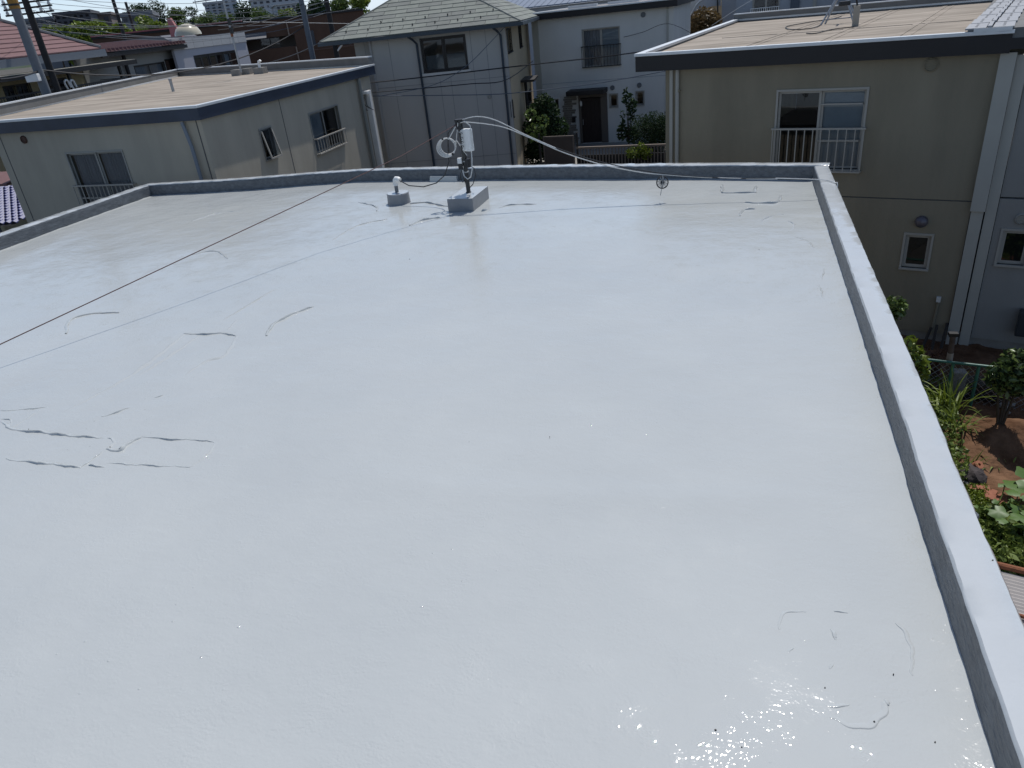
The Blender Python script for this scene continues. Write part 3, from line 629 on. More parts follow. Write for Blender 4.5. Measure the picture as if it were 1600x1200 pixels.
A = [wp(1211, 278.5, 0), wp(1250, 279.5, 0), Vector((1.15, 11.74, PH + .03)), Vector((1.26, 11.70, PH + .02)), Vector((1.33, 11.6, PH + .012)), Vector((1.355, 11.5, PH - .05)), Vector((1.357, 11.45, -.6)), Vector((1.357, 11.4, -2.6))]
cable_thing('white_cable', 'single white cable crossing the corner of the right parapet and dropping over its edge', spline(A, 5), .0075, WHITEC)
d0 = Vector((-7.743, 5.518, .258)); d1 = mb + Vector((-.04, -.03, 1.36))
cable_thing('stay_wire', 'thin reddish brown wire running from the mast down across the left of the roof', [d1, Vector((-5.2, 10.95, 1.07)), Vector((-5.981, 9.652, .811)), Vector((-6.801, 7.588, .557)), d0, d0 + (d0 - Vector((-6.801, 7.588, .557))) * .75], .0065, mat('reddish_wire', (.10, .05, .045), .6))
cable_thing('roof_wire', 'thin dark wire lying on the coated roof in front of the far parapet', [at(x, y, .012) for x, y in [(560, 286.5), (575, 292)]] + [at(600, 300, .01)], .004, BLACKC) if False else None
# ring insulator hanging on the cable
rc = wp(1035, 285, 0); t = thing('cable_ring_weight', 'small spoked dark wheel with a stick hanging on the cable near the far parapet', 'cable weight', rc)
nv = Vector((-cv.x, -cv.y, .25)).normalized(); rx = Vector((cv.y, -cv.x, 0)).normalized(); ry = nv.cross(rx)
rg = MB(); rg.tube([rc + rx * (.092 * math.cos(a)) + ry * (.092 * math.sin(a)) for a in [i * 2 * math.pi / 28 for i in range(29)]], .009, 7, caps=False)
smooth_by_angle(obj('rim', rg, IRON, t)); obj('hub', MB().lathe(rc - nv * .02, [(.02, 0), (.025, .005), (.022, .045), (.01, .05)], 14, nv), IRON, t)
for i in range(20):
    a = i * 2 * math.pi / 20; obj('spoke', MB().tube([rc + (rx * math.cos(a) + ry * math.sin(a)) * .02, rc + (rx * math.cos(a) + ry * math.sin(a)) * .088], .0045, 5), BLACKC if i % 2 else GALV, t)
obj('stick', MB().tube([rc + nv * .02 + Vector((0, 0, .11)), rc + nv * .03, rc + Vector((-.03, -.02, -.2))], .006, 6), GALV, t)

# ================================================================= LEFT HOUSE (navy fascia)
S = 1.61
F1 = Facade(313, 187, 12 * S, -1.75); F2 = Facade(313, 187, 12 * S, 92.5)
ZL = 3 - .80 * S; ZLB = 3 - 1.0 * S
t = thing('left_flat_roof_house', 'off white two storey house with navy roof edge and beige flat roof, at left', 'house', (F1.P.x, F1.P.y, -4.5))
LH = t
A_ = F1.w(0.12, .15, 0); B_ = at(584, 95, ZL); u_end = F2.uz(584, 98, .15)[0]
B_ = F2.w(u_end, .15, 0); C_ = at(280, 117, ZL); D0 = at(0, 178, ZL)
dirl = (Vector((D0.x, D0.y)) - Vector((C_.x, C_.y))).normalized()
# front left corner: where the left edge meets the front line
den = dirl.x * F1.U.y - dirl.y * F1.U.x; Q = Vector((A_.x - C_.x, A_.y - C_.y)); tt = (Q.x * F1.U.y - Q.y * F1.U.x) / den
E_ = (C_.x + dirl.x * tt, C_.y + dirl.y * tt)
polyL = [(E_[0], E_[1]), (A_.x, A_.y), (B_.x, B_.y), (C_.x, C_.y)]
flat_roof(t, polyL, ZLB, ZL, NAVY, COPE, DECK, drop=.05)
# higher kerb along the two back edges
inn = inset(polyL, 0.02)
bk = MB()
def kerb(m, a, b, wd, z0, z1):
    a = Vector(a); b = Vector(b); d = (b - a).normalized(); n = Vector((-d.y, d.x)) * wd
    m.hexa([(a.x, a.y, z0), (b.x, b.y, z0), (b.x + n.x, b.y + n.y, z0), (a.x + n.x, a.y + n.y, z0), (a.x, a.y, z1), (b.x, b.y, z1), (b.x + n.x, b.y + n.y, z1), (a.x + n.x, a.y + n.y, z1)])
kerb(bk, inn[2], inn[3], .18, ZL + .002, ZL + .22); kerb(bk, Vector(inn[3]) + Vector((0, -.19)), inn[0], .18, ZL + .002, ZL + .22)
obj('kerb', bk, UPST, t)
bk = MB(); kerb(bk, inn[2], inn[3], .2, ZL + .222, ZL + .26); kerb(bk, Vector(inn[3]) + Vector((0, -.2)), inn[0], .2, ZL + .222, ZL + .26); obj('kerb_cap', bk, COPE, t)
# walls and windows
w1 = F1.rect((103, 241), (207, 285)); u0, z0 = F1.uz(104, 241); u1, z1 = F1.uz(190, 236); ub, zb_ = F1.uz(130, 315)
h1 = (u0, u1, zb_ - .35, z1); 
uL, _ = F1.uz(3, 250); zw = ZLB
obj('front_wall', holed_wall(F1, uL, -.01, -4.6, zw, [h1]), LWALL, t)
wv = window(t, F1, h1, WFRAME, 2, curtains=[(0, 0, CURT), (1, 0, CURT)], transom=None)
zr = F1.uz(115, 290, .12)[1]; railing(t, F1, h1[0] - .05, h1[1] + .12, zr - .75, zr, WFRAME_W, 15, midz=zr - .35)
ha = F2.rect((481, 179), (526, 163)); a0, az1 = F2.uz(482, 179); a1, _ = F2.uz(526, 163); _, azb = F2.uz(493, 242)
h2 = (a0, a1, azb, az1); b0, bz1 = F2.uz(405, 204); b1, _ = F2.uz(422, 198); _, bzb = F2.uz(416, 250); h3 = (b0, b1, bzb, bz1)
obj('side_wall', holed_wall(F2, 0.0, u_end - .25, -4.6, zw, [h2, h3]), LWALL, t)
window(t, F2, h2, WFRAME, 2, curtains=[(0, 0, CURT2)]); zr2 = F2.uz(490, 219, .12)[1]; railing(t, F2, h2[0], h2[1], azb - .02, zr2, WFRAME_W, 12)
wv = window(t, F2, h3, WFRAME, 1)
# projected hinged sash of the narrow window
sh = MB(); a, b, cz, d = h3
for (o0, z0_, o1_, z1_) in [(.02, d - .02, .15, cz + .04)]:
    for u in (a + .01, b - .04):
        sh.hexa([F2.w(u, o1_ + .03, z1_), F2.w(u + .035, o1_ + .03, z1_), F2.w(u + .035, o1_, z1_), F2.w(u, o1_, z1_), F2.w(u, o0 + .03, z0_), F2.w(u + .035, o0 + .03, z0_), F2.w(u + .035, o0, z0_), F2.w(u, o0, z0_)])
    sh.hexa([F2.w(a + .01, o1_ + .03, z1_ - .04), F2.w(b - .005, o1_ + .03, z1_ - .04), F2.w(b - .005, o1_, z1_ - .04), F2.w(a + .01, o1_, z1_ - .04), F2.w(a + .01, o1_ + .03, z1_), F2.w(b - .005, o1_ + .03, z1_), F2.w(b - .005, o1_, z1_), F2.w(a + .01, o1_, z1_)])
so_ = obj('open_sash', sh, WFRAME_W, t)
obj('pane', MB().add([F2.w(a + .045, .16, cz + .04), F2.w(b - .04, .16, cz + .04), F2.w(b - .04, .03, d - .02), F2.w(a + .045, .03, d - .02)], [(0, 1, 2, 3)]), GLASS, so_, fix=False)
u_s, _ = F2.uz(435, 155); obj('movement_joint', MB().fbox(F2, u_s - .012, u_s + .012, .001, .006, -4.5, zw - .01), SEAM, t)
obj('back_walls', MB().prism([(F1.w(uL + .15, -.3, 0).x, F1.w(uL + .15, -.3, 0).y)] + [(F1.w(uL + .15, -9, 0).x, F1.w(uL + .15, -9, 0).y)] + [(F1.w(uL + .3, -9, 0).x, F1.w(uL + .3, -9, 0).y), (F1.w(uL + .3, -.3, 0).x, F1.w(uL + .3, -.3, 0).y)], -4.6, zw), LWALL, t)
p0 = F2.w(u_end - .25, -.2, 0); p1 = F2.w(u_end - .25, -8, 0); obj('back_wall', MB().prism([(p0.x, p0.y), (p1.x, p1.y), (p1.x, p1.y - .15), (p0.x, p0.y - .15)], -4.6, zw), LWALL, t)
p0 = F1.w(uL + .2, -1.2, 0); obj('room_floor', MB().prism([(F1.w(uL + .3, -.4, 0).x, F1.w(uL + .3, -.4, 0).y), (F1.w(-.4, -.4, 0).x, F1.w(-.4, -.4, 0).y), (p1.x, p1.y), (F1.w(uL + .3, -8, 0).x, F1.w(uL + .3, -8, 0).y)], -1.6, -1.5), DARKIN, t)
vu, vz = F1.uz(38, 218); vent(t, F1, vu, vz, .10, mat('brown_vent', (.10, .05, .035), .7))
du, dz = F1.uz(294, 195); smooth_by_angle(obj('downpipe', MB().tube([F1.w(du - .08, .09, zw - .02), F1.w(du - .04, .09, zw - .3), F1.w(du, .09, zw - .6), F1.w(du + .02, .09, -4.5)], .045, 10), mat('blue_grey_pipe', (.17, .20, .24), .6), t))
obj('corner_joint', MB().fbox(F1, -.14, -.115, .001, .02, -4.5, zw - .01), SEAM, t)
cu, _ = F1.uz(1, 255); obj('corner_joint', MB().fbox(F1, cu + .35, cu + .37, .001, .008, -4.5, zw - .01), SEAM, t)
du, _ = F2.uz(556, 125); smooth_by_angle(obj('downpipe', MB().tube([F2.w(du, .10, zw - .02), F2.w(du, .10, -4.5)], .06, 10), mat('grey_downpipe', (.20, .21, .20), .6), t))
p = at(271, 143, ZL - .05); smooth_by_angle(obj('roof_vent_pipe', MB().lathe(p, [(.045, -.02), (.045, .32), (.055, .33), (.055, .38), (.0, .39)], 14), GALV, t))
# mast bases and the thin tv mast
for (px, py, sx) in ((372, 118, .38), (388, 116, .34), (408, 115, .42)):
    p = at(px, py, ZL - .05); obj('roof_block', MB().box((p.x, p.y, p.z + .11), (sx, sx * .8, .22)), CONC, t, bevel=.01)
p = at(408, 115, ZL - .05); smooth_by_angle(obj('white_elbow', MB().tube([p + Vector((0, 0, .2)), p + Vector((0, 0, .36)), p + Vector((.02, 0, .43)), p + Vector((.08, 0, .45)), p + Vector((.11, 0, .42))], .05, 12), WHITEP, t))
p = at(377, 113, ZL + .15); dd = math.hypot(p.x, p.y); q = atd(347, -8, dd)
t = thing('television_mast', 'thin steel television mast standing on the beige roof of the navy edged house', 'mast', p)
q = Vector((p.x, p.y, q.z)); obj('pole', MB().tube([p, q], .035, 10), GALV, t); hh = q.z - p.z
for k, L in ((.66, .5), (.55, .34)): obj('clamp_box', MB().box(p + Vector((.05, -.03, hh * k)), (.10, .08, .20)), IRON, t)
obj('red_sleeve', MB().lathe(p + Vector((0, 0, hh * .47)), [(.045, 0), (.045, .16)], 10), RUST, t)
obj('upper_arm', MB().tube([q + Vector((-1.4, .2, -.1)), q + Vector((1.0, -.2, -.1))], .02, 6), GALV, t)
for k in range(5): obj('element', MB().tube([q + Vector((-1.3 + k * .5, .2 - k * .08, -.32)), q + Vector((-1.3 + k * .5, .2 - k * .08, .2))], .012, 5), GALV, t)
# service post with wires
FP = Facade(575, 190, 27.2, 5); a, za = FP.uz(568, 142); b, _ = FP.uz(576, 142)
t = thing('service_post', 'pale square service post with wires attached at the right end of the navy edged house', 'post', FP.w((a + b) / 2, 0, -3.6))
obj('post', MB().fbox(FP, a, a + .19, -.19, 0, -4.3, za), mat('sunlit_concrete', (.62, .62, .60), .9, .08, 3), t, bevel=.02)
obj('insulator', MB().box(FP.w(a + .1, .12, za - .05), (.22, .16, .10)), WHITEP, t, bevel=.02); 
for k in range(5): obj('lead', MB().tube(spline([FP.w(a - .1 + .05 * k, .1, za - .1), FP.w(a - .25 + .09 * k, .18, za - .4 - .05 * (k % 3)), FP.w(a - .1 + .1 * k, .15, za - .62 + .05 * (k % 2))], 4), .012, 5), BLACKC, t)
SERV = FP.w(a + .1, .15, za - .05)

# ================================================================= RIGHT HOUSE
FR = Facade(1040, 170, 17, -16)
t = thing('right_flat_roof_house', 'cream two storey house with dark brown roof edge and beige flat roof, at right', 'house', (FR.P.x, FR.P.y, -4.5))
ZR, ZRB = 1.86, 1.50
uEnd = 6.12
fl = FR.w(-.60, .2, 0); fr = FR.w(uEnd, .2, 0)
bl = at(1148, 30, ZR); br = at(1550, 4, ZR)
dl = Vector((bl.x - fl.x, bl.y - fl.y)); Ld = 12.5
bl2 = FR.w(-.60 - .3, -13.6, 0); br2 = FR.w(uEnd, -13.6, 0)
polyR = [(fl.x, fl.y), (fr.x, fr.y), (br2.x, br2.y), (bl.x, bl.y)]
blw = Vector((bl.x, bl.y, 0)); ou = (blw - FR.P).dot(FR.N); polyR[2] = tuple(FR.w(uEnd + .1, ou + .5, 0)[:2])
flat_roof(t, polyR, ZRB, ZR, BLACKF, COPE, DECK, drop=.10)
inn = inset(polyR, 0.02); bk = MB(); kerb(bk, inn[2], inn[3], .16, ZR + .002, ZR + .14); obj('kerb', bk, UPST, t)
bk = MB(); kerb(bk, inn[2], inn[3], .18, ZR + .142, ZR + .17); obj('kerb_cap', bk, COPE, t)
def hole(F, tl, tr, bl_):
    u0, z1 = F.uz(*tl); u1, z1b = F.uz(*tr); _, z0 = F.uz(*bl_); return (u0, u1, z0, (z1 + z1b) / 2)
hA = hole(FR, (1217, 143), (1355, 140), (1213, 262)); hB = hole(FR, (1416, 366), (1456, 369), (1410, 417))
hC = hole(FR, (1568, 361), (1612, 361), (1558, 412))
zs, _ = 0, 0; zseam = -1.04
obj('upper_front_wall', holed_wall(FR, 0, 6.01, zseam + .012, ZRB, [hA]), CREAM, t)
obj('lower_front_wall', holed_wall(FR, 0, 6.01, -3.75, zseam - .012, [hB]), CREAM, t)
obj('band_joint', MB().fbox(FR, 0.01, 6.0, -.1, -.02, zseam - .011, zseam + .011), SEAM, t)
obj('plinth', MB().fbox(FR, 0.02, 12, -.2, -.03, -4.6, -3.752), CONC, t)
obj('left_wall', MB().fbox(FR, 0.0, .16, -11.5, -.161, -4.6, ZRB), CREAM, t); obj('back_wall', MB().fbox(FR, 0.17, 12, -11.7, -11.5, -4.6, ZRB), CREAM, t)
obj('room_floor', MB().fbox(FR, .2, 12, -11, -.2, -1.1, -.98), DARKIN, t)
wA = window(t, FR, hA, WFRAME_W, 2, curtains=[(1, 0, CURT2)], transom=None); 
zt_ = FR.uz(1280, 200, .12)[1]; railing(t, FR, hA[0] - .04, hA[1] + .05, hA[2] - .05, zt_, WFRAME_W, 12, midz=None)
obj('mid_rail', MB().fbox(FR, (hA[0] + hA[1]) / 2, hA[1] - .05, -.045, -.02, FR.uz(1320, 222)[1], FR.uz(1320, 222)[1] + .04), WFRAME_W, wA)
obj('mid_rail', MB().fbox(FR, (hA[0] + hA[1]) / 2, hA[1] - .05, -.045, -.02, FR.uz(1320, 164)[1], FR.uz(1320, 164)[1] + .03), WFRAME_W, wA)
window(t, FR, hB, WFRAME_W, 1, fw=.06)
vent(t, FR, *FR.uz(1440, 346), .115, mat('grey_vent_dome', (.12, .11, .13), .4, metal=.3), 'dome')
vu, vz = FR.uz(1455, 101); vent(t, FR, vu, vz, .12, CREAM)
vu, vz = FR.uz(1062, 141); obj('pipe_stub', MB().lathe(FR.w(vu, 0, vz), [(.03, 0), (.03, .08)], 10, FR.N), CREAM, t)
# pilasters: left corner strip and the pair at the party wall
obj('corner_strip', MB().fbox(FR, 0.10, .17, .001, .035, -3.7, ZRB - .01), PALE, t)
obj('corner_pipe', MB().tube([FR.w(.28, .05, ZRB - .01), FR.w(.28, .05, -3.7)], .04, 10), PALE, t)
pu0 = FR.uz(1559, 90)[0]; pu1 = FR.uz(1574, 90)[0]; pu2 = FR.uz(1587, 90)[0]
obj('pilaster', MB().fbox(FR, 6.02, 6.22, -.1, .06, -4.0, zseam - .16), PALE, t); obj('pilaster', MB().fbox(FR, 6.0, 6.24, -.1, .11, zseam - .155, ZRB), PALE, t)
obj('pilaster', MB().fbox(FR, 6.245, 6.42, -.1, .03, -4.0, ZRB - .05), PALE, t)
b2 = FR.uz(1447, 463); obj('meter_box', MB().fbox(FR, FR.uz(1464, 463)[0], FR.uz(1471, 463)[0], .001, .06, FR.uz(1467, 471)[1], FR.uz(1467, 463)[1]), WHITEW, t)
obj('conduit', MB().tube([FR.w(FR.uz(1467, 466)[0], .03, FR.uz(1467, 471)[1]), FR.w(FR.uz(1467, 466)[0] - .03, .03, -3.8)], .02, 6), CREAM, t)
# neighbour unit sharing the terrace
obj('upper_unit_wall', MB().fbox(FR, 6.43, 12, -.16, -.02, zseam + .1, ZRB + .05), UNITW, t)
obj('lower_unit_wall', holed_wall(FR, 6.43, 12, -3.75, zseam + .07, [hC]), UNITW, t)
window(t, FR, hC, WFRAME_W, 1, fw=.06)
vu, vz = FR.uz(1594, 342); vent(t, FR, vu + .02, vz, .10, WFRAME_W)
g0 = FR.uz(1584, 483); obj('gas_meter', MB().box(FR.w(FR.uz(1600, 500)[0] + .05, .15, FR.uz(1600, 500)[1]), (.32, .22, .5), R_(-16)), mat('dark_meter', (.03, .035, .04), .5), t, bevel=.03)
CAPM = mat('grey_capping_metal', (.30, .31, .325), .6, .1, 4)
# raised metal capping between the roofs + pale blue metal roof beyond
cap0 = FR.w(5.45, 0, 0); 
for row, (ua, ub_) in enumerate(((5.42, 5.72), (5.74, 5.80), (5.82, 6.12))):
    n = 12
    for k in range(n):
        o1_ = .19 - k * (13.4 / n); o0_ = o1_ - 13.4 / n + .008; skew = .018 * (.19 - o1_) * 1.0
        pc_ = MB().fbox(FR, ua + skew, ub_ + skew, o0_, o1_, ZR + .03 + (.02 if row == 1 else 0) + .006 * (k % 2), ZR + .055 + (.025 if row == 1 else 0) + .006 * (k % 2)); obj('capping_piece', pc_, CAPM, t)
        if row != 1:
            for q in range(3): 
                pp = FR.w((ua + ub_) / 2 + skew, o1_ - (q + .7) * 13.4 / n / 3.6, ZR + .062 + .006 * (k % 2)); obj('capping_hole', MB().lathe(pp, [(.022, 0), (.022, .004)], 8), SEAM, t, fix=False)
obj('capping_curb', MB().fbox(FR, 5.46, 6.3, -13, .18, ZRB + .1, ZR + .028), UPST, t)
obj('end_flashing', MB().fbox(FR, 5.55, 6.10, .201, .22, ZR - .02, ZR + .05), COPE, t)
for k in range(12): obj('metal_roof_panel', MB().hexa([FR.w(6.35 + k * .48, .15, ZR - .12), FR.w(6.35 + k * .48 + .47, .15, ZR - .12), FR.w(6.35 + k * .48 + .47, -13, ZR + .1), FR.w(6.35 + k * .48, -13, ZR + .1), FR.w(6.35 + k * .48, .15, ZR - .09), FR.w(6.35 + k * .48 + .47, .15, ZR - .09), FR.w(6.35 + k * .48 + .47, -13, ZR + .13), FR.w(6.35 + k * .48, -13, ZR + .13)]), BLUEROOF, t)
obj('unit_fascia', MB().fbox(FR, 6.12, 12, .02, .2, ZRB + .06, ZR - .13), BLACKF, t)
for ua_, ub2 in ((-.2, 5.3),): obj('sheet_lap', MB().fbox(FR, ua_, ub2, -4.55, -4.35, ZR - .105, ZR - .088), DECK, t)
for uu_ in (1.1, 2.6, 4.05): obj('sheet_lap', MB().fbox(FR, uu_ + .1, uu_ + .22, -12.5, -.1, ZR - .106, ZR - .090), DECK, t); obj('sheet_lap', MB().fbox(FR, uu_ + .34, uu_ + .40, -12.5, -.1, ZR - .106, ZR - .093), DECK, t)
# antenna tripod on the right roof
p = at(1312, 36, ZR - .1); t = thing('roof_antenna', 'galvanised tripod antenna standing on the beige flat roof at the upper right', 'antenna', p)
tops = p + Vector((0, 0, 1.0)); 
for dx, dy in ((-.50, -.35), (-.36, .05), (.30, -.35), (.40, -.15)): obj('leg', MB().tube([p + Vector((dx, dy, 0)), tops + Vector((0, 0, -.15)), tops + Vector((-dx * .25, -dy * .2, .25))], .024, 8), GALV, t)
obj('pole', MB().tube([p + Vector((0, 0, .8)), p + Vector((0, 0, 2.6))], .028, 10), GALV, t); obj('clamp', MB().lathe(p + Vector((0, 0, .95)), [(.05, 0), (.05, .16)], 12), IRON, t)
obj('brace', MB().tube([p + Vector((-.42, -.25, .12)), p + Vector((.42, -.15, .12))], .014, 6), GALV, t)
p2 = at(1336, 41, ZR - .1); t = thing('conduit_riser', 'short beige conduit riser with white swan neck beside the roof tripod', 'pipe', p2)
obj('riser', MB().box(p2 + Vector((0, 0, .22)), (.14, .12, .46)), mat('beige_conduit', (.34, .31, .26), .8), t, bevel=.01); obj('neck', MB().tube(spline([p2 + Vector((0, 0, .45)), p2 + Vector((-.05, 0, .8)), p2 + Vector((.1, 0, 1.05)), p2 + Vector((.12, 0, 1.3))], 5), .022, 8), BLACKC, t)
obj('cap', MB().lathe(p2 + Vector((.12, 0, 1.28)), [(.05, 0), (.075, .04), (.06, .1), (.02, .12)], 12), WHITEP, t)
obj('junction_box', MB().box(p2 + Vector((-.28, .1, .52)), (.26, .10, .10), .4), BLACKC, t, bevel=.02)
cable_thing('roof_cable', 'loose black cable looped on the beige roof in front of the tripod', spline([at(x, y, ZR - .08) for x, y in [(1288, 30), (1280, 40), (1262, 45), (1235, 46), (1228, 42), (1245, 38), (1275, 33), (1302, 29), (1315, 25)]], 4), .012, BLACKC)
cable_thing('ground_lead', 'short dark lead lying on the beige roof left of the tripod', spline([at(x, y, ZR - .08) for x, y in [(1260, 52), (1275, 52), (1300, 46), (1335, 42)]], 4), .012, BLACKC)

# ================================================================= CENTRE HOUSE (grey hip roof)
FC = Facade(658, 250, 31, 9.5)
zE = 2.50
t = thing('grey_hip_roof_house', 'grey two storey house with grey green shingled hip roof in the middle background', 'house', (FC.P.x, FC.P.y, -3.6))
CH = t
cu0 = FC.uz(545, 57)[0]; cus = FC.uz(575, 54)[0]; cu1 = FC.uz(796, 120)[0]
hW = hole(FC, (657, 62), (725, 55), (663, 113)); DEP = 9.0
obj('front_wall', holed_wall(FC, cus, cu1, -4.4, zE - .1, [hW]), GREYW, t)
obj('recessed_wall', MB().fbox(FC, cu0, cus - .001, -.9, -.45, -4.4, zE - .1), GREYW, t)
obj('back_walls', MB().fbox(FC, cu0, cu1, -DEP, -DEP + .15, -4.4, zE - .1).fbox(FC, cu0, cu0 + .15, -DEP + .151, -.91, -4.4, zE - .1), GREYW, t)
window(t, FC, hW, DFRAME, 2, fw=.07, curtains=[(0, 0, CURT2)] and [])
o = obj('lower_blind', MB().add([FC.w(hW[0] + .08, -.13, hW[2]), FC.w(hW[1] - .08, -.13, hW[2]), FC.w(hW[1] - .08, -.13, hW[2] + (hW[3] - hW[2]) * .48), FC.w(hW[0] + .08, -.13, hW[2] + (hW[3] - hW[2]) * .48)], [(0, 1, 2, 3)]), mat('dim_blind', (.16, .18, .20), .8), t, fix=False)
obj('window_surround', MB().fbox(FC, hW[0] - .12, hW[1] + .12, .001, .05, hW[2] - .14, hW[2] - .05), WHITEW, t)
# siding joints
for px in (575, 612, 683, 700, 737, 760): 
    u = FC.uz(px + 8, 150)[0]; obj('siding_joint', MB().fbox(FC, u - .008, u + .008, .001, .005, -4.3, hW[2] - .3 if 655 < px < 730 else zE - .12), mat('joint_grey', (.24, .24, .25), .9), t)
for py in (128, 248): z = FC.uz(700, py)[1]; obj('siding_joint', MB().fbox(FC, cus + .02, cu1 - .02, .0055, .01, z - .008, z + .008), mat('joint_grey', (.24, .24, .25), .9), t)
obj('edge_strip', MB().fbox(FC, cus - .04, cus + .05, .011, .05, -4.3, zE - .12), mat('pale_edge', (.38, .38, .38), .8), t)
for (tp, bt) in (((650, 56), (676, 240)), ((782, 40), (799, 240))):
    u = FC.uz(*tp)[0]; u2 = FC.uz(*bt)[0]; u = (u + u2) / 2; smooth_by_angle(obj('downpipe', MB().tube([FC.w(u - .25, .35, zE - .1), FC.w(u - .1, .2, zE - .25), FC.w(u, .08, zE - .4), FC.w(u, .08, -4.3)], .045, 8), mat('navy_downpipe', (.035, .05, .07), .5), t))
vent(t, FC, *FC.uz(765, 151), .07, GALV)
# right side wall with its slit windows
FS = Facade(0, 0, 1, 0); FS.P = FC.w(cu1, 0, 0); FS.P.z = 0; FS.U = -FC.N.copy(); FS.N = FC.U.copy()
hs = []
for (x0, x1, ya, yb) in ((790, 797, 38, 84), (809, 813, 38, 75), (821, 825, 30, 70)):
    u0, z1 = FS.uz(x0, ya); u1, _ = FS.uz(x1, ya); _, z0 = FS.uz(x0 + 2, yb); hs.append((max(.3, u0), max(u1, u0 + .25), z0, min(z1, zE - .25)))
for (x0, x1, ya, yb) in ((796, 800, 162, 188), (824, 829, 145, 163)):
    u0, z1 = FS.uz(x0, ya); u1, _ = FS.uz(x1, ya); _, z0 = FS.uz(x0 + 2, yb); hs.append((max(.3, u0), max(u1, u0 + .3), z0, z1))
ok = []
for h in sorted(hs):
    if all(h[0] > k[1] + .05 or h[1] < k[0] - .05 or h[2] > k[3] + .05 or h[3] < k[2] - .05 for k in ok) and h[1] < DEP - .2: ok.append(h)
obj('side_wall', holed_wall(FS, 0.001, DEP, -4.4, zE - .1, ok), mat('sun_tinted_side_stucco', (.46, .38, .26), .9, .08, 1), t)  # alley sunlight is put into this wall's warmer colour
for h in ok: window(t, FS, h, DFRAME, 1, fw=.05)
obj('side_canopy', MB().fbox(FS, 3.6, 5.6, .001, .6, .05, .14), BLACKF, t); obj('side_pipe', MB().tube([FS.w(4.2, .15, .04), FS.w(4.2, .15, -3.6)], .07, 8), BLACKF, t)
obj('room_floor', MB().fbox(FC, cu0 + .3, cu1 - .3, -DEP + .3, -.95, -.9, -.8), DARKIN, t)
# hip roof, shingle by shingle on the two visible faces
OV = .65; pitch = .50
ua, ub_ = cu0 - .95, cu1 + OV; oa, ob = OV, -DEP - OV; half = (ub_ - ua) / 2
zr_ = zE + half * pitch
c0, c1, c2_, c3 = FC.w(ua, oa, zE), FC.w(ub_, oa, zE), FC.w(ub_, ob, zE), FC.w(ua, ob, zE); r0 = FC.w(ua + half, oa - half, zr_); r1 = FC.w(ua + half, min(ob + half, oa - half - .5), zr_)
obj('roof', MB().add([c0, c1, c2_, c3, r0, r1], [(0, 1, 4), (1, 2, 5, 4), (2, 3, 5), (3, 0, 4, 5), (3, 2, 1, 0)]), mat('roof_felt', (.10, .105, .10), .95), t)
obj('gutter', MB().fbox(FC, ua - .08, ub_ + .08, oa, oa + .10, zE - .13, zE - .01).fbox(FC, ub_, ub_ + .10, ob, oa - .001, zE - .13, zE - .01).fbox(FC, ua - .10, ua, ob, oa - .001, zE - .13, zE - .01), mat('navy_gutter', (.03, .045, .06), .5), t)
def clip_poly(P, a, b):   # keep the left of a->b (2D)
    outp = []; n = len(P); f = lambda p: (b[0] - a[0]) * (p[1] - a[1]) - (b[1] - a[1]) * (p[0] - a[0])
    for i in range(n):
        p, q = P[i], P[(i + 1) % n]; fp, fq = f(p), f(q)
        if fp >= 0: outp.append(p)
        if (fp >= 0) != (fq >= 0): k = fp / (fp - fq); outp.append((p[0] + (q[0] - p[0]) * k, p[1] + (q[1] - p[1]) * k))
    return outp
def shingles(root, O, ex_, ey_, nrm, bound, cw, ch, mats_, th=.018, name='shingle', maxn=200):
    cnt = 0; xs_ = [p[0] for p in bound]; ys_ = [p[1] for p in bound]; j = 0; y = min(ys_)
    while y < max(ys_):
        off = (j % 2) * cw * .5 + random.uniform(-.05, .05); x = min(xs_) - cw + off
        while x < max(xs_):
            P = [(x + .008, y), (x + cw - .008, y), (x + cw - .008, y + ch * 1.02), (x + .008, y + ch * 1.02)]
            for i in range(len(bound)): P = clip_poly(P, bound[i], bound[(i + 1) % len(bound)]) if len(P) > 2 else []
            if len(P) > 2 and cnt < maxn:
                jz = random.uniform(0, .006); k = len(P)
                lift = lambda p: th * (1 - .55 * (p[1] - y) / ch) + jz + .004
                vs = [O + ex_ * p[0] + ey_ * p[1] + nrm * .002 for p in P] + [O + ex_ * p[0] + ey_ * p[1] + nrm * lift(p) for p in P]
                m = MB().add(vs, [tuple(reversed(range(k))), tuple(range(k, 2 * k))] + [(i, (i + 1) % k, k + (i + 1) % k, k + i) for i in range(k)])
                obj(name, m, random.choice(mats_), root, fix=False); cnt += 1
            x += cw
        y += ch; j += 1
    return cnt
sl = math.sqrt(1 + pitch * pitch); exv = FC.U; eyv = (-FC.N + Vector((0, 0, pitch))).normalized(); nv_ = exv.cross(eyv).normalized(); 
if nv_.z < 0: nv_ = -nv_
W2 = ub_ - ua; H2 = half * sl; k_ = .62
shingles(t, c0, exv, eyv, nv_, [(0, 0), (W2, 0), (half + half * (1 - k_), H2 * k_), (half - half * (1 - k_), H2 * k_)], .91, .30, [SLATE, SLATE, SLATE2], .03)
ex2 = -FC.N; ey2 = (-FC.U + Vector((0, 0, pitch))).normalized(); n2 = ex2.cross(ey2).normalized(); n2 = n2 if n2.z > 0 else -n2
LD = (c2_ - c1).length
shingles(t, c1, ex2, ey2, n2, [(0, 0), (LD, 0), (LD - half * k_, H2 * k_), (half * k_, H2 * k_)], .91, .30, [SLATE, SLATE, SLATE2], .03, maxn=95)
for a_, b_ in ((c1, r0), (c0, r0)): obj('hip_cap', MB().tube([a_ + Vector((0, 0, .03)), b_ + Vector((0, 0, .03))], .035, 6), SLATE2, t)
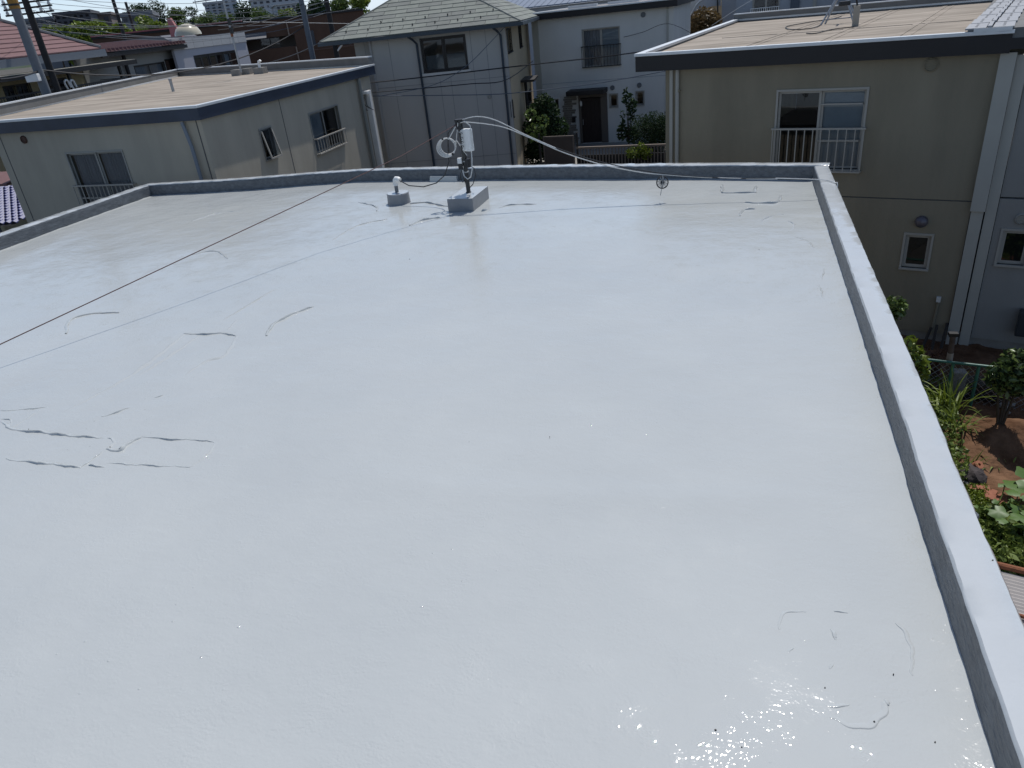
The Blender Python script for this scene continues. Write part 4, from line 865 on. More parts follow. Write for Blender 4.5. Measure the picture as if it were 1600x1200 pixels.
for i in range(14):
    for_row = (.42, .82)[i % 2]; uu = ua + .95 + (W2 - 2.0) * i / 13; p = FC.w(uu, oa - for_row, zE + for_row * pitch + .03)
    obj('snow_guard', MB().box(p + Vector((0, 0, .035)), (.035, .04, .075)), IRON, t)

# ================================================================= CENTRE RIGHT HOUSE (white wall, dark fascia)
FW = Facade(845, 150, 37.5, -1.5); s_ = 1.25
zwb, zwt = 3 - .53 * s_, 3 - .28 * s_
t = thing('white_entrance_house', 'white two storey house with brown front door between the grey and cream houses', 'house', (FW.P.x, FW.P.y, -3.4))
e0 = FW.uz(828, 33)[0]; e1 = FW.uz(1060, 8)[0]; wl0 = FW.uz(834, 80)[0]; wl1 = 6.3
pW = [tuple(FW.w(e0, .4, 0)[:2]), tuple(FW.w(e1, .4, 0)[:2]), tuple(FW.w(e1, -8, 0)[:2]), tuple(FW.w(e0, -8, 0)[:2])]
flat_roof(t, pW, zwb, zwt, BLACKF, COPE, mat('grey_brown_sheet_roof', (.22, .20, .19), .8, .15, 1), drop=.02)
for k in range(3): obj('roof_strip', MB().fbox(FW, e0 + 1.3 + k * 1.8, e0 + 2.7 + k * 1.9, -2.5 - k * .7, -2.2 - k * .7, zwt - .01, zwt + .1), COPE, t)
hw1 = hole(FW, (910, 47), (967, 42), (913, 100)); hw1 = (hw1[0], hw1[1], FW.uz(940, 103)[1], hw1[3])
hdr = hole(FW, (909, 152), (940, 151), (908, 222)); hdr = (FW.uz(908, 190)[0], FW.uz(941, 190)[0], FW.uz(925, 223)[1], FW.uz(925, 152)[1])
hs1 = (FW.uz(953, 157)[0], FW.uz(965, 157)[0], FW.uz(960, 167)[1], FW.uz(960, 147)[1]); hs2 = (FW.uz(994, 155)[0], FW.uz(1006, 155)[0], FW.uz(1000, 164)[1], FW.uz(1000, 143)[1]); hs3 = (FW.uz(866, 165)[0], FW.uz(874, 165)[0], FW.uz(870, 177)[1], FW.uz(870, 154)[1])
obj('front_wall', holed_wall(FW, wl0, wl1, -4.4, zwb, [hw1, hdr, hs1, hs2, hs3]), WHITEW, t)
obj('other_walls', MB().fbox(FW, wl0, wl0 + .15, -7.8, -.161, -4.4, zwb).fbox(FW, wl1 - .15, wl1, -7.8, -.161, -4.4, zwb).fbox(FW, wl0 + .16, wl1 - .16, -7.8, -7.6, -4.4, zwb), WHITEW, t)
obj('room_floor', MB().fbox(FW, wl0 + .2, wl1 - .2, -7.5, -.2, -.5, -.4), DARKIN, t)
obj('corner_strip', MB().fbox(FW, wl0 + .001, wl0 + .3, .001, .06, -4.3, zwb - .01), PALE, t); obj('corner_strip', MB().fbox(FW, wl1 - .30, wl1 - .22, .001, .06, -4.3, zwb - .01), PALE, t)
window(t, FW, hw1, WFRAME_W, 2, curtains=[(0, 0, CURT), (1, 0, CURT2)]); railing(t, FW, hw1[0] - .06, hw1[1] + .06, hw1[2] - .02, FW.uz(940, 70)[1], IRON, 13)
for h in (hs1, hs2, hs3): window(t, FW, h, WFRAME_W if h is not hs3 else WHITEP, 1, fw=.05)
do = obj('door', MB().fbox(FW, hdr[0] + .05, hdr[1] - .05, -.1, -.05, hdr[2] + .02, hdr[3] - .05), WOODD, t)
for k in range(4): obj('door_panel', MB().fbox(FW, hdr[0] + .12 + k * .2, hdr[0] + .28 + k * .2, -.049, -.035, hdr[2] + .2, hdr[3] - .2), WOODD, do)
obj('handle', MB().tube([FW.w(hdr[0] + .1, .0, hdr[2] + .85), FW.w(hdr[0] + .1, .0, hdr[2] + 1.1)], .02, 6), GALV, do)
obj('door_frame', MB().fbox(FW, hdr[0] - .08, hdr[0] + .04, -.12, .02, hdr[2], hdr[3]).fbox(FW, hdr[1] - .04, hdr[1] + .28, -.12, .03, hdr[2], hdr[3]).fbox(FW, hdr[0] - .08, hdr[1] + .28, -.12, .025, hdr[3] + .001, hdr[3] + .16), mat('brown_grey_door_frame', (.12, .10, .085), .7), t)
obj('porch_canopy', MB().fbox(FW, FW.uz(892, 147)[0], FW.uz(950, 142)[0], .031, 1.0, hdr[3] + .22, hdr[3] + .42), BLACKF, t, bevel=.03)
obj('porch_light', MB().lathe(FW.w(hdr[0] + .06, .10, hdr[3] - .35), [(.04, 0), (.055, .05), (.05, .2), (.02, .24)], 10), WHITEP, t); obj('letter_slot', MB().fbox(FW, hdr[0] - .42, hdr[0] - .25, .07, .10, hdr[2] + 1.0, hdr[2] + 1.25), BLACKF, t)
for px, py in ((1005, 23), (957, 137), (999, 133)): vent(t, FW, *FW.uz(px, py), .11, mat('grey_vent', (.20, .21, .22), .7))
z = FW.uz(940, 125)[1]; obj('band_joint', MB().fbox(FW, wl0 + .31, wl1 - .31, .001, .006, z - .01, z + .01), mat('joint_blue', (.3, .32, .35), .9), t)
# stone cladding left of the door: individually built stones
cz0, cz1 = hdr[2], FW.uz(880, 148)[1]; cua, cub = FW.uz(875, 170)[0] + .12, hdr[0] - .1; n = 0; z = cz0; row = 0
brmesh = []
for k in range(5):
    m = MB().fbox(FW, 0, .22 + .05 * k, .001, .02 + .006 * k, 0, .088); m.v = [(v[0] - FW.P.x, v[1] - FW.P.y, v[2]) for v in m.v]
    me = bpy.data.meshes.new('stone'); me.from_pydata(m.v, [], m.f); me.materials.append(STONE); me.update(); brmesh.append((me, .22 + .05 * k))
base_c = FW.w(0, 0, 0)
while z < cz1 - .09:
    u = cua + random.uniform(0, .12)
    while u < cub - .05 and n < 290:
        me, L = brmesh[random.randrange(5)]
        if u + L > cub: break
        link('stone', me, t, FW.w(u, 0, z) - Vector(t.location)); n += 1; u += L + .012
    z += .10; row += 1
# front terrace, gate wall, railing fence
Ff = Facade(950, 230, 31.0, -4)
te = obj('entrance_terrace', MB().fbox(FW, wl0 - .5, wl1 + .3, .05, 6.2, -4.3, hdr[2] - .02), CONC); tag(te, 'low concrete entrance terrace in front of the brown door', kind='structure')
t = thing('entrance_fence', 'low fence of thin pale bars in front of the white entrance house', 'fence', Ff.w(0, 0, -3.4))
zf1 = (Ff.uz(905, 233)[1] + Ff.uz(1040, 221)[1]) / 2; fu0, fu1 = Ff.uz(900, 233)[0], Ff.uz(1046, 221)[0]
obj('top_rail', MB().fbox(Ff, fu0, fu1, -.05, .05, zf1 - .08, zf1), mat('tan_rail', (.20, .16, .13), .7), t)
bm_ = MB(); bm_.box((0, 0, -.75), (.045, .03, 1.35)); me = bpy.data.meshes.new('bar'); me.from_pydata(bm_.v, [], bm_.f); me.materials.append(mat('grey_tan_bar', (.17, .145, .125), .7)); me.update()
nb = int((fu1 - fu0) / .13)
for i in range(nb): link('bar', me, t, Ff.w(fu0 + (i + .5) * (fu1 - fu0) / nb, 0, zf1 - .01) - Vector(t.location) )
obj('kick_panel', MB().fbox(Ff, fu0, fu1, -.10, -.06, zf1 - 1.5, zf1 - .35), mat('dark_backing', (.03, .028, .026), .9), t)
t = thing('gate_wall', 'brown grey panelled gate beside the shrub in front of the white entrance house', 'gate', Ff.w(Ff.uz(870, 230)[0], 0, -3.4))
ga, gb = Ff.uz(848, 215)[0], Ff.uz(896, 211)[0]; gzt = (Ff.uz(850, 215)[1] + Ff.uz(896, 210)[1]) / 2
gm = mat('dull_brown_gate', (.085, .068, .058), .8, .1, 3)
obj('panel', MB().fbox(Ff, ga + .06, gb - .06, -.03, .0, gzt - 1.4, gzt - .06), gm, t); obj('frame', MB().fbox(Ff, ga, ga + .055, -.05, .02, gzt - 1.45, gzt).fbox(Ff, gb - .055, gb, -.05, .02, gzt - 1.45, gzt).fbox(Ff, ga + .056, gb - .056, -.05, .02, gzt - .058, gzt), mat('gate_frame', (.14, .115, .10), .7), t)
for u in (ga - .2, gb + .1): obj('post', MB().fbox(Ff, u, u + .07, -.06, .03, gzt - 1.5, gzt + .12), IRON, t)

# plants in the alley
def bush(name, label, blobs, n, leaf, lm, lm2=None, n2=0, blobs2=None, base=None, cat='shrub', stems=True, updir=.4):
    b = np.array(blobs); bz = base[2] if base is not None else float((b[:, 2] - b[:, 5]).min()); bp = Vector((float(b[:, 0].mean()), float(b[:, 1].mean()), bz))
    t = thing(name, label, cat, bp); v, f = leaves(clump_pts(blobs, n, .5), leaf, updir=updir); np_obj('foliage', v, f, lm, t, kind='stuff')
    if lm2: v, f = leaves(clump_pts(blobs2 or blobs, n2, .95), leaf * 1.15, updir=updir); np_obj('sunlit_leaves', v, f, lm2, t, kind='stuff')
    if stems:
        m = MB()
        for q in blobs[:5]: m.tube([bp, Vector(q[:3])], [.03, .01], 5)
        obj('stem', m, TRUNK, t)
    return t
def blob(px, py, d, r, rz=None):
    p = atd(px, py, d); return (p.x, p.y, p.z, r, r, rz or r)
bush('laurel_shrub', 'dark shrub with pale yellow green leaves at the alley mouth', [blob(x, y, 33, r) for x, y, r in [(850, 163, .42), (840, 175, .45), (856, 178, .5), (838, 200, .55), (858, 203, .6), (874, 200, .42), (845, 228, .6), (868, 222, .45), (835, 238, .45)]], 5200, .16, LEAF_D, LEAF_L, 260, [blob(x, y, 32.2, r) for x, y, r in [(829, 179, .22), (848, 190, .25), (832, 204, .25), (845, 208, .2), (833, 215, .2)]])
bush('rounded_hedge', 'dark rounded hedge below the small windows of the white entrance house', [blob(x, y, 33.5, r) for x, y, r in [(1003, 200, .55), (1022, 197, .6), (1010, 212, .65), (1035, 205, .6), (1045, 198, .6), (1030, 218, .6)]], 11000, .07, LEAF_D)
bush('thin_palm', 'slender dark feathery plant against the white wall by the door', [blob(x, y, 34, r, .35) for x, y, r in [(978, 148, .10), (982, 158, .22), (990, 166, .16), (972, 185, .12), (986, 178, .15), (974, 207, .28), (988, 212, .28)]], 420, .20, LEAF_D, cat='plant')
bush('fence_plant', 'small yellow green plant poking through the entrance fence', [blob(x, y, 30.7, r) for x, y, r in [(990, 238, .28), (1003, 232, .25), (1010, 240, .25)]], 420, .14, LEAF_Y, cat='plant')
t = thing('leaning_ladder_frame', 'dark frame standing in the sunlit alley beside the grey house', 'frame', FS.w(5, 1.0, -3.6))
obj('frame', MB().fbox(FS, 4.6, 4.66, .8, .86, -3.8, -1.6).fbox(FS, 5.4, 5.46, .8, .86, -3.8, -1.6).fbox(FS, 4.66, 5.4, .8, .86, -1.66, -1.6).fbox(FS, 4.66, 5.4, .8, .86, -2.5, -2.44), IRON, t)

# ================================================================= BUILDINGS BEHIND, RIGHT OF CENTRE
FB = Facade(1120, 30, 48, -3)
t = thing('arched_wall_house', 'pale grey house with a curved arch wall and stepped balcony behind the white house', 'house', FB.w(0, 0, -3.4))
def fpoly(m, F, pts, o0, o1):
    q = [F.uz(x, y) for x, y in pts]; n = len(q); vs = [F.w(u, o0, z) for u, z in q] + [F.w(u, o1, z) for u, z in q]
    return m.add(vs, [tuple(range(n)), tuple(reversed(range(n, 2 * n)))] + [(i, n + i, n + (i + 1) % n, (i + 1) % n) for i in range(n)])
gw = mat('shaded_grey_wall', (.36, .38, .41), .9, .05, .6); sid = mat('pale_siding_roof', (.42, .41, .39), .8, .06, .8)
obj('far_roof', fpoly(MB(), FB, [(1030, -12), (1125, -12), (1120, 5), (1080, 20), (1030, 28)], -1.6, -1.2), sid, t)
arch = [(1030, 28), (1083, 24)] + [(1083 + 5 + 30 * (1 - math.cos(a)), 24 - 26 * math.sin(a)) for a in (.3, .6, .9, 1.2)] + [(1126, -6), (1127, 8), (1115, 9)] + [(1117 - 22 * math.sin(a), 31 - 21 * math.cos(a)) for a in (.1, .4, .8, 1.2, 1.5)] + [(1030, 37)]
arch = [(1030, 27), (1080, 23), (1083, 19), (1087, 11), (1093, 4), (1100, -1), (1108, -5), (1126, -8), (1126, 9), (1115, 9), (1107, 11), (1100, 16), (1096, 22), (1094, 29), (1060, 34), (1030, 37)]
obj('arch_wall', fpoly(MB(), FB, arch, -.3, .1), gw, t)
cap = MB()
ap = [(1080, 23), (1083, 18), (1087, 10.5), (1093, 3.5), (1100, -1.5), (1108, -5.5)]; q = [FB.uz(x, y) for x, y in ap]
for (u0, z0), (u1, z1) in zip(q, q[1:]): cap.hexa([FB.w(u0, .14, z0 + .01), FB.w(u1, .14, z1 + .01), FB.w(u1, -.4, z1 + .01), FB.w(u0, -.4, z0 + .01), FB.w(u0, .14, z0 + .12), FB.w(u1, .14, z1 + .12), FB.w(u1, -.4, z1 + .12), FB.w(u0, -.4, z0 + .12)])
obj('arch_cap', cap, COPE, t)
obj('inner_wall', fpoly(MB(), FB, [(1090, 8), (1127, 2), (1127, 45), (1090, 45)], -1.4, -1.2), TAN, t)
bal = MB(); 
for (a, b) in (((1046, 31), (1068, 29)), ((1068, 29), (1075, 38)), ((1052, 40.5), (1075, 38)), ((1046, 47), (1075, 45))):
    (u0, z0), (u1, z1) = FB.uz(*a, .6), FB.uz(*b, .6); bal.tube([FB.w(u0, .6, z0), FB.w(u1, .6, z1)], .05, 6)
for x in (1050, 1056, 1062, 1068, 1074): u, z = FB.uz(x, 40, .6); bal.tube([FB.w(u, .6, z), FB.w(u, .6, z - .4)], .025, 5)
obj('balcony_rail', bal, mat('pale_brown_rail', (.40, .36, .32), .6), t)
obj('lower_wall', fpoly(MB(), FB, [(1030, 38), (1085, 34), (1085, 80), (1030, 80)], -.35, .05), mat('grey_lower', (.24, .24, .235), .9), t)
obj('right_wall', fpoly(MB(), FB, [(1128, -30), (1165, -30), (1165, 60), (1128, 60)], -.3, .12), gw, t)
obj('dark_downpipe', fpoly(MB(), FB, [(1120.5, -10), (1122.5, -10), (1123.5, 48), (1121.5, 48)], .13, .25), IRON, t)
bush('reddish_bush', 'olive and reddish shrub under the arch of the pale grey house', [blob(x, y, 46.5, r, r) for x, y, r in [(1083, 42, .5), (1092, 36, .6), (1100, 32, .7), (1108, 36, .6), (1113, 33, .5), (1098, 44, .6)]], 2200, .2, LEAF_R)
FD = Facade(1200, 20, 44, -6)
t = thing('long_grey_house', 'long blue grey house with a small balcony window behind the right flat roof', 'house', FD.w(0, 0, -3.4))
hd1 = (FD.uz(1177, 5)[0], FD.uz(1217, 5)[0], FD.uz(1195, 25)[1], 5.0)
obj('front_wall', holed_wall(FD, FD.uz(1150, 20)[0], FD.uz(1372, 10)[0], -4.0, 5.6, [hd1]), gw, t)
window(t, FD, hd1, WFRAME_W, 2); obj('room_back', MB().fbox(FD, hd1[0] - .5, hd1[1] + .5, -2.2, -2, .5, 5.2), DARKIN, t)
railing(t, FD, FD.uz(1174, 18)[0], FD.uz(1217, 12)[0], FD.uz(1195, 25)[1], FD.uz(1195, 11)[1], WHITEP, 14, out_=.3, bar=.03)
obj('dark_panel', MB().fbox(FD, FD.uz(1235, 10)[0], FD.uz(1249, 10)[0], .001, .12, .5, 5), mat('dark_blue_grey', (.10, .12, .15), .8), t)
obj('corner_strip', MB().fbox(FD, FD.uz(1270, 10)[0], FD.uz(1275, 10)[0], .001, .10, .2, 5.5), PALE, t)
obj('second_window', MB().fbox(FD, FD.uz(1425, -5)[0] if False else FD.uz(1352, 0)[0] + 2.2, FD.uz(1352, 0)[0] + 3.6, .001, .06, 3.1, 4.6), DARKIN, t)
FG = Facade(1450, 10, 40, -10)
t = thing('dark_windowed_house', 'grey house with a dark ground floor opening behind the far edge of the right roof', 'house', FG.w(0, 0, -3.4))
u0 = FG.uz(1372, 5)[0]; obj('front_wall', holed_wall(FG, u0, u0 + 14, -4, 6, [(FG.uz(1428, 0)[0], FG.uz(1600, 0)[0], 1.6, 4.2)]), mat('mid_grey_wall', (.22, .23, .25), .9, .05, .6), t)
obj('opening_back', MB().fbox(FG, u0, u0 + 14, -2, -1.8, -4, 6), DARKIN, t); obj('opening_frame', MB().fbox(FG, FG.uz(1458, 0)[0], FG.uz(1490, 0)[0], -.1, -.05, 1.6, 4.2), mat('brown_panel', (.10, .075, .065), .8), t)

FX = Facade(900, 5, 58, -6)
t = thing('blue_roofed_house', 'house with pale blue grey roof just visible above the white entrance house', 'house', FX.w(0, 0, -3))
obj('wall', MB().fbox(FX, -6, 6.5, -8, 0, -3.4, 2.75), gw, t)
for k in range(26): obj('roof_panel', MB().hexa([FX.w(-6.5 + k * .5, .4, 2.78), FX.w(-6.5 + k * .5 + .46, .4, 2.78), FX.w(-6.5 + k * .5 + .46, -4.5, 4.0), FX.w(-6.5 + k * .5, -4.5, 4.0), FX.w(-6.5 + k * .5, .4, 2.86), FX.w(-6.5 + k * .5 + .46, .4, 2.86), FX.w(-6.5 + k * .5 + .46, -4.5, 4.08), FX.w(-6.5 + k * .5, -4.5, 4.08)]), mat('mid_blue_grey_roof', (.14, .18, .25), .6, .1, 2), t)
# ================================================================= LEFT BACKGROUND
FA = Facade(100, 140, 44, 96)
t = thing('maroon_roof_house', 'cream house with maroon shingled roof and curved balcony rails at the far left', 'house', FA.w(0, 0, -3.4))
if FA.U.dot(ray(200, 100) - ray(0, 100)) < 0: pass
def U(px, py, F=FA, o=0): return F.uz(px, py, o)
# roof plane through eave line and ridge line
eL, eR = U(-60, 108, o=1.2), U(158, 76, o=1.2); eave_z = 3.15
eu0, eu1 = eL[0], eR[0]; e0p = FA.w(eu0, 1.2, eave_z); e1p = FA.w(eu1, 1.2, eave_z)
rd0 = FA.w(eu0 * .99 if True else 0, -3.0, eave_z + 1.75); rd_in = FA.w(U(-5, 47, o=-3.2)[0], -3.2, eave_z + 1.75)
rr = MB().add([e0p, e1p, rd_in, FA.w(eu0, -3.2, eave_z + 1.75)], [(0, 1, 2, 3)])
obj('roof', rr.add([e0p - Vector((0, 0, .1)), e1p - Vector((0, 0, .1)), FA.w(eu1, -7, eave_z - .1), FA.w(eu0, -7, eave_z - .1)], [(3, 2, 1, 0)]).add([e1p, FA.w(eu1, -7.6, eave_z), rd_in], [(0, 1, 2)]), MAROON, t, fix=False)
# courses as raised steps
nco = 9
for k in range(nco):
    a = k / nco; b = (k + 1) / nco
    def PP(s, side): 
        lo = e0p.lerp(FA.w(eu0, -3.2, eave_z + 1.75), s) if side == 0 else e1p.lerp(rd_in, s); return lo
    up = Vector((0, 0, .05)); up2 = Vector((0, 0, .012))
    m = MB().hexa([PP(a, 0), PP(a, 1), PP(b, 1), PP(b, 0), PP(a, 0) + up, PP(a, 1) + up, PP(b, 1) + up2, PP(b, 0) + up2]); obj('roof_course', m, MAROON, t)
obj('hip_cap', MB().tube([e1p + Vector((0, 0, .08)), rd_in + Vector((0, 0, .08))], .09, 6), mat('grey_hip', (.16, .165, .17), .7), t)
gut = mat('blue_grey_gutter', (.15, .17, .20), .6); sgn = 1 if eu1 > eu0 else -1
obj('gutter', MB().fbox(FA, min(eu0, eu1), max(eu0, eu1), 1.2, 1.42, eave_z - .34, eave_z - .02), gut, t)
obj('eave_canopy', MB().fbox(FA, min(eu0, U(200, 84, o=1.6)[0]), max(eu0, U(200, 84, o=1.6)[0]), 0.2, 1.9, 2.42, 2.52), mat('slatted_cream_canopy', (.38, .36, .30), .8, .12, 4), t)
obj('canopy_fascia', MB().fbox(FA, min(eu0, U(200, 84, o=1.6)[0]), max(eu0, U(200, 84, o=1.6)[0]), 1.901, 1.98, 2.30, 2.50), BLACKF, t)
wu = sorted((eu0, U(206, 100)[0])); doors = []
for (x0, x1) in ((2, 22), (24, 45), (70, 105)): 
    a, b = sorted((U(x0, 130)[0], U(x1, 130)[0])); doors.append((a, b, .3, 2.05))
obj('wall', holed_wall(FA, wu[0], wu[1], -4, 2.41, doors), TAN if False else mat('cream_yellow_wall', (.40, .33, .20), .9, .06, 1), t)
obj('room_back', MB().fbox(FA, wu[0] + 2.5, wu[1], -2.2, -2, -4, 2.4), DARKIN, t)
for i, h in enumerate(doors): window(t, FA, h, DFRAME, 2, curtains=[(0, 0, CURT)] if i < 2 else [])
obj('upper_grey_wall', MB().fbox(FA, *sorted((U(128, 110)[0], U(206, 100)[0])), .001, .05, .5, 2.4), mat('grey_house_wall', (.30, .30, .29), .9), t)
zr3 = 1.75; ru = sorted((U(-20, 158, o=1.6)[0], U(196, 116, o=1.6)[0])); railing(t, FA, ru[0], ru[1], .75, zr3, IRON, 64, out_=1.6, curved=True, bar=.035, rail=.07)
obj('balcony_floor', MB().fbox(FA, ru[0], ru[1], .01, 1.7, .5, .7), CONC, t)
for px in (104, 187): 
    u = U(px, 110, o=1.5)[0]; obj('column', MB().fbox(FA, u - .06, u + .06, 1.45, 1.57, .7, 2.41), IRON, t)
for px in (104, 113): 
    u, z = U(px, 130, o=1.75); obj('towel', MB().tube(spline([FA.w(u, 1.72, z - .25), FA.w(u - .1, 1.74, z + .05), FA.w(u + .1, 1.74, z + .12), FA.w(u + .22, 1.72, z - .2)], 4), .045, 6), WHITEP, t)
# house with corrugated maroon lean-to roof
FH = Facade(240, 110, 50, 96)
t = thing('corrugated_maroon_roof_house', 'grey house with a corrugated maroon lean-to roof and sliding window behind the navy edged roof', 'house', FH.w(0, 0, -3.4))
hh1 = (FH.uz(213, 115)[0], FH.uz(259, 110)[0], .9, 2.12); hh2 = (FH.uz(262, 110)[0], FH.uz(285, 108)[0], .9, 2.22)
hh3 = (FH.uz(142, 112)[0], FH.uz(163, 112)[0], .9, 2.05); hh4 = (FH.uz(168, 112)[0], FH.uz(188, 110)[0], .9, 2.12)
obj('front_wall', holed_wall(FH, FH.uz(120, 100)[0], FH.uz(286, 90)[0], -4, 2.86, [hh1, hh2, hh3, hh4]), mat('grey_house_wall', (.30, .30, .29), .9), t)
obj('room_back', MB().fbox(FH, FH.uz(120, 100)[0] + 2.5, FH.uz(286, 90)[0], -2.2, -2, -4, 2.8), DARKIN, t)
window(t, FH, hh1, DFRAME, 2, curtains=[(0, 0, CURT), (1, 0, CURT)]); window(t, FH, hh2, DFRAME, 1); window(t, FH, hh3, DFRAME, 1, curtains=[(0, 0, CURT)]); window(t, FH, hh4, DFRAME, 1)
railing(t, FH, hh1[0], hh1[1], .95, 1.35, IRON, 12, bar=.03)
ca, cb = FH.uz(134, 80)[0], FH.uz(272, 70)[0]; nR = 24; w_ = (cb - ca) / nR
for k in range(nR):
    u = ca + k * w_; m = MB()
    zf, zbk = 3.02, 3.35
    m.hexa([FH.w(u + .04, .9, zf), FH.w(u + w_ * .5, .9, zf), FH.w(u + w_ * .5, -2.5, zbk), FH.w(u + .04, -2.5, zbk), FH.w(u + .08, .9, zf + .12), FH.w(u + w_ * .46, .9, zf + .12), FH.w(u + w_ * .46, -2.5, zbk + .12), FH.w(u + .08, -2.5, zbk + .12)]); obj('roof_rib', m, MAROON, t)
obj('roof_sheet', MB().hexa([FH.w(ca, .88, 2.98), FH.w(cb, .88, 2.98), FH.w(cb, -2.6, 3.33), FH.w(ca, -2.6, 3.33), FH.w(ca, .88, 3.015), FH.w(cb, .88, 3.015), FH.w(cb, -2.6, 3.345), FH.w(ca, -2.6, 3.345)]), MAROON, t)
obj('gutter', MB().fbox(FH, ca, cb, .70, .86, 2.74, 2.92), BLACKF, t); obj('soffit', MB().fbox(FH, ca, cb, 0.001, .69, 2.88, 2.95), BLACKF, t)
obj('downpipe', MB().tube([FH.w(FH.uz(187, 95)[0], .3, 2.86), FH.w(FH.uz(187, 95)[0], .3, -3)], .10, 8), BLACKF, t)
# pale building with dark windows
FP2 = Facade(330, 100, 54, 96)
t = thing('pale_parapet_house', 'pale grey parapet house with a long dark window strip behind the navy edged roof', 'house', FP2.w(0, 0, -3.4))
pu = sorted((FP2.uz(270, 75)[0], FP2.uz(383, 60)[0])); ht = (*sorted((FP2.uz(306, 100)[0], FP2.uz(372, 90)[0])), .6, 2.22)
pg = mat('pale_grey_panel', (.44, .44, .44), .85, .05, 1)
obj('lower_wall', holed_wall(FP2, pu[0], pu[1], -4, 2.66, [ht]), mat('pale_violet_grey', (.40, .40, .44), .85), t)
nP = 8
for k in range(nP):
    for zz, (za, zb2) in enumerate(((2.665, 2.98), (2.99, 3.28))): obj('parapet_panel', MB().fbox(FP2, pu[0] + (pu[1] - pu[0]) * k / nP + .01, pu[0] + (pu[1] - pu[0]) * (k + 1) / nP - .01, -.15, .06, za, zb2), pg, t)
window(t, FP2, ht, DFRAME, 6, fw=.12, curtains=[(0, 0, mat('dark_blue_blind', (.05, .055, .07), .8)), (4, 0, CURT2)]); obj('room_back', MB().fbox(FP2, pu[0] + 2.5, pu[1], -2.2, -2, -4, 2.6), DARKIN, t)
obj('roof_slab', MB().fbox(FP2, pu[0], pu[1], -4, -.2, 2.8, 2.9), CONC, t)
# brown building
FN = Facade(450, 80, 62, 28)
t = thing('brown_apartment_block', 'long low brown building with a recessed balcony behind the flat roofs at upper left', 'building', FN.w(0, 0, -3.2))
bu0, bu1 = FN.uz(150, 80)[0], FN.uz(575, 60)[0]; bt = 3.85; bk0, bk1 = FN.uz(385, 70)[0], FN.uz(462, 65)[0]
obj('wall', holed_wall(FN, bu0, bu1, -4, bt, [(bk0, bk1, 2.0, 2.75)]), BROWNW, t)
obj('balcony_back', MB().fbox(FN, bk0 - .4, bk1 + .4, -2.2, -2.0, 1.5, 3.2), mat('grey_brown_recess', (.16, .145, .135), .9), t)
wn = window(t, FN, (FN.uz(408, 70)[0], FN.uz(438, 68)[0], 2.02, 2.72), DFRAME, 2, rim=False)
obj('roof_edge', MB().fbox(FN, bu0, bu1, -.4, .12, bt + .001, bt + .14), BLACKF, t); obj('roof_edge', MB().fbox(FN, bu0, FN.uz(378, 36)[0], -.3, .2, bt + .145, bt + .24), REDTRIM, t)
obj('roof_slab', MB().fbox(FN, bu0, bu1, -9, -.41, bt - .3, bt + .1), CONC, t)
for px in (453, 460): 
    u = FN.uz(px, 60)[0]; obj('downpipe', MB().tube([FN.w(u, .08, 3.7 if px == 453 else 1.95), FN.w(u + .0, .08, 2.76 if px == 453 else -3)], .05, 6), mat('tan_pipe', (.30, .22, .17), .7), t)
obj('band', MB().fbox(FN, FN.uz(466, 60)[0], bu1, .001, .04, 1.55, 1.62), mat('band_brown', (.15, .09, .065), .9), t)
obj('slit_window', MB().fbox(FN, FN.uz(486, 60)[0], FN.uz(492, 60)[0], .001, .06, 1.9, 2.9), mat('blue_dark_window', (.03, .035, .05), .3), t)
aw = obj('awning', MB().hexa([FN.w(bk0 - .9, .8, 2.72), FN.w(bk0 + 1.6, .8, 2.72), FN.w(bk0 + 1.6, .01, 2.95), FN.w(bk0 - .9, .01, 2.95), FN.w(bk0 - .9, .8, 2.76), FN.w(bk0 + 1.6, .8, 2.76), FN.w(bk0 + 1.6, .01, 3.15), FN.w(bk0 - .9, .01, 3.15)]), mat('grey_awning', (.14, .14, .145), .7), t)
dm = atd(292, 46, 50); t = thing('cream_dome', 'shiny cream dome above the roof edge of the brown building', 'dome', dm - Vector((0, 0, .3)))
smooth_by_angle(obj('shell', MB().lathe(dm - Vector((0, 0, .3)), [(.75, 0), (.72, .15), (.6, .36), (.42, .5), (.2, .58), (.02, .6)], 24), mat('cream_gloss', (.55, .50, .38), .25), t))
ps = atd(272, 50, 52); o = obj('red_sign_board', MB().hexa([ps + Vector((-.32, 0, -.3)), ps + Vector((.55, -.1, -.3)), ps + Vector((.55, .1, -.3)), ps + Vector((-.32, .2, -.3)), ps + Vector((-.26, 0, .75)), ps + Vector((-.02, 0, .75)), ps + Vector((-.02, .15, .75)), ps + Vector((-.26, .15, .75))]), mat('faded_pink_red', (.40, .16, .16), .7)); tag(o, 'faded pink red wedge shaped board beside the cream dome', 'board')
# low dark tiled roof in front of the trees
FT = Facade(180, 62, 60, -25); o = obj('low_tiled_roof', fpoly(MB(), FT, [(120, 72), (250, 56), (262, 62), (250, 75), (130, 84)], -2, 0), mat('grey_blue_tiles', (.09, .095, .115), .6)); tag(o, 'low grey blue tiled roof between the maroon roofs and the trees', 'roof')

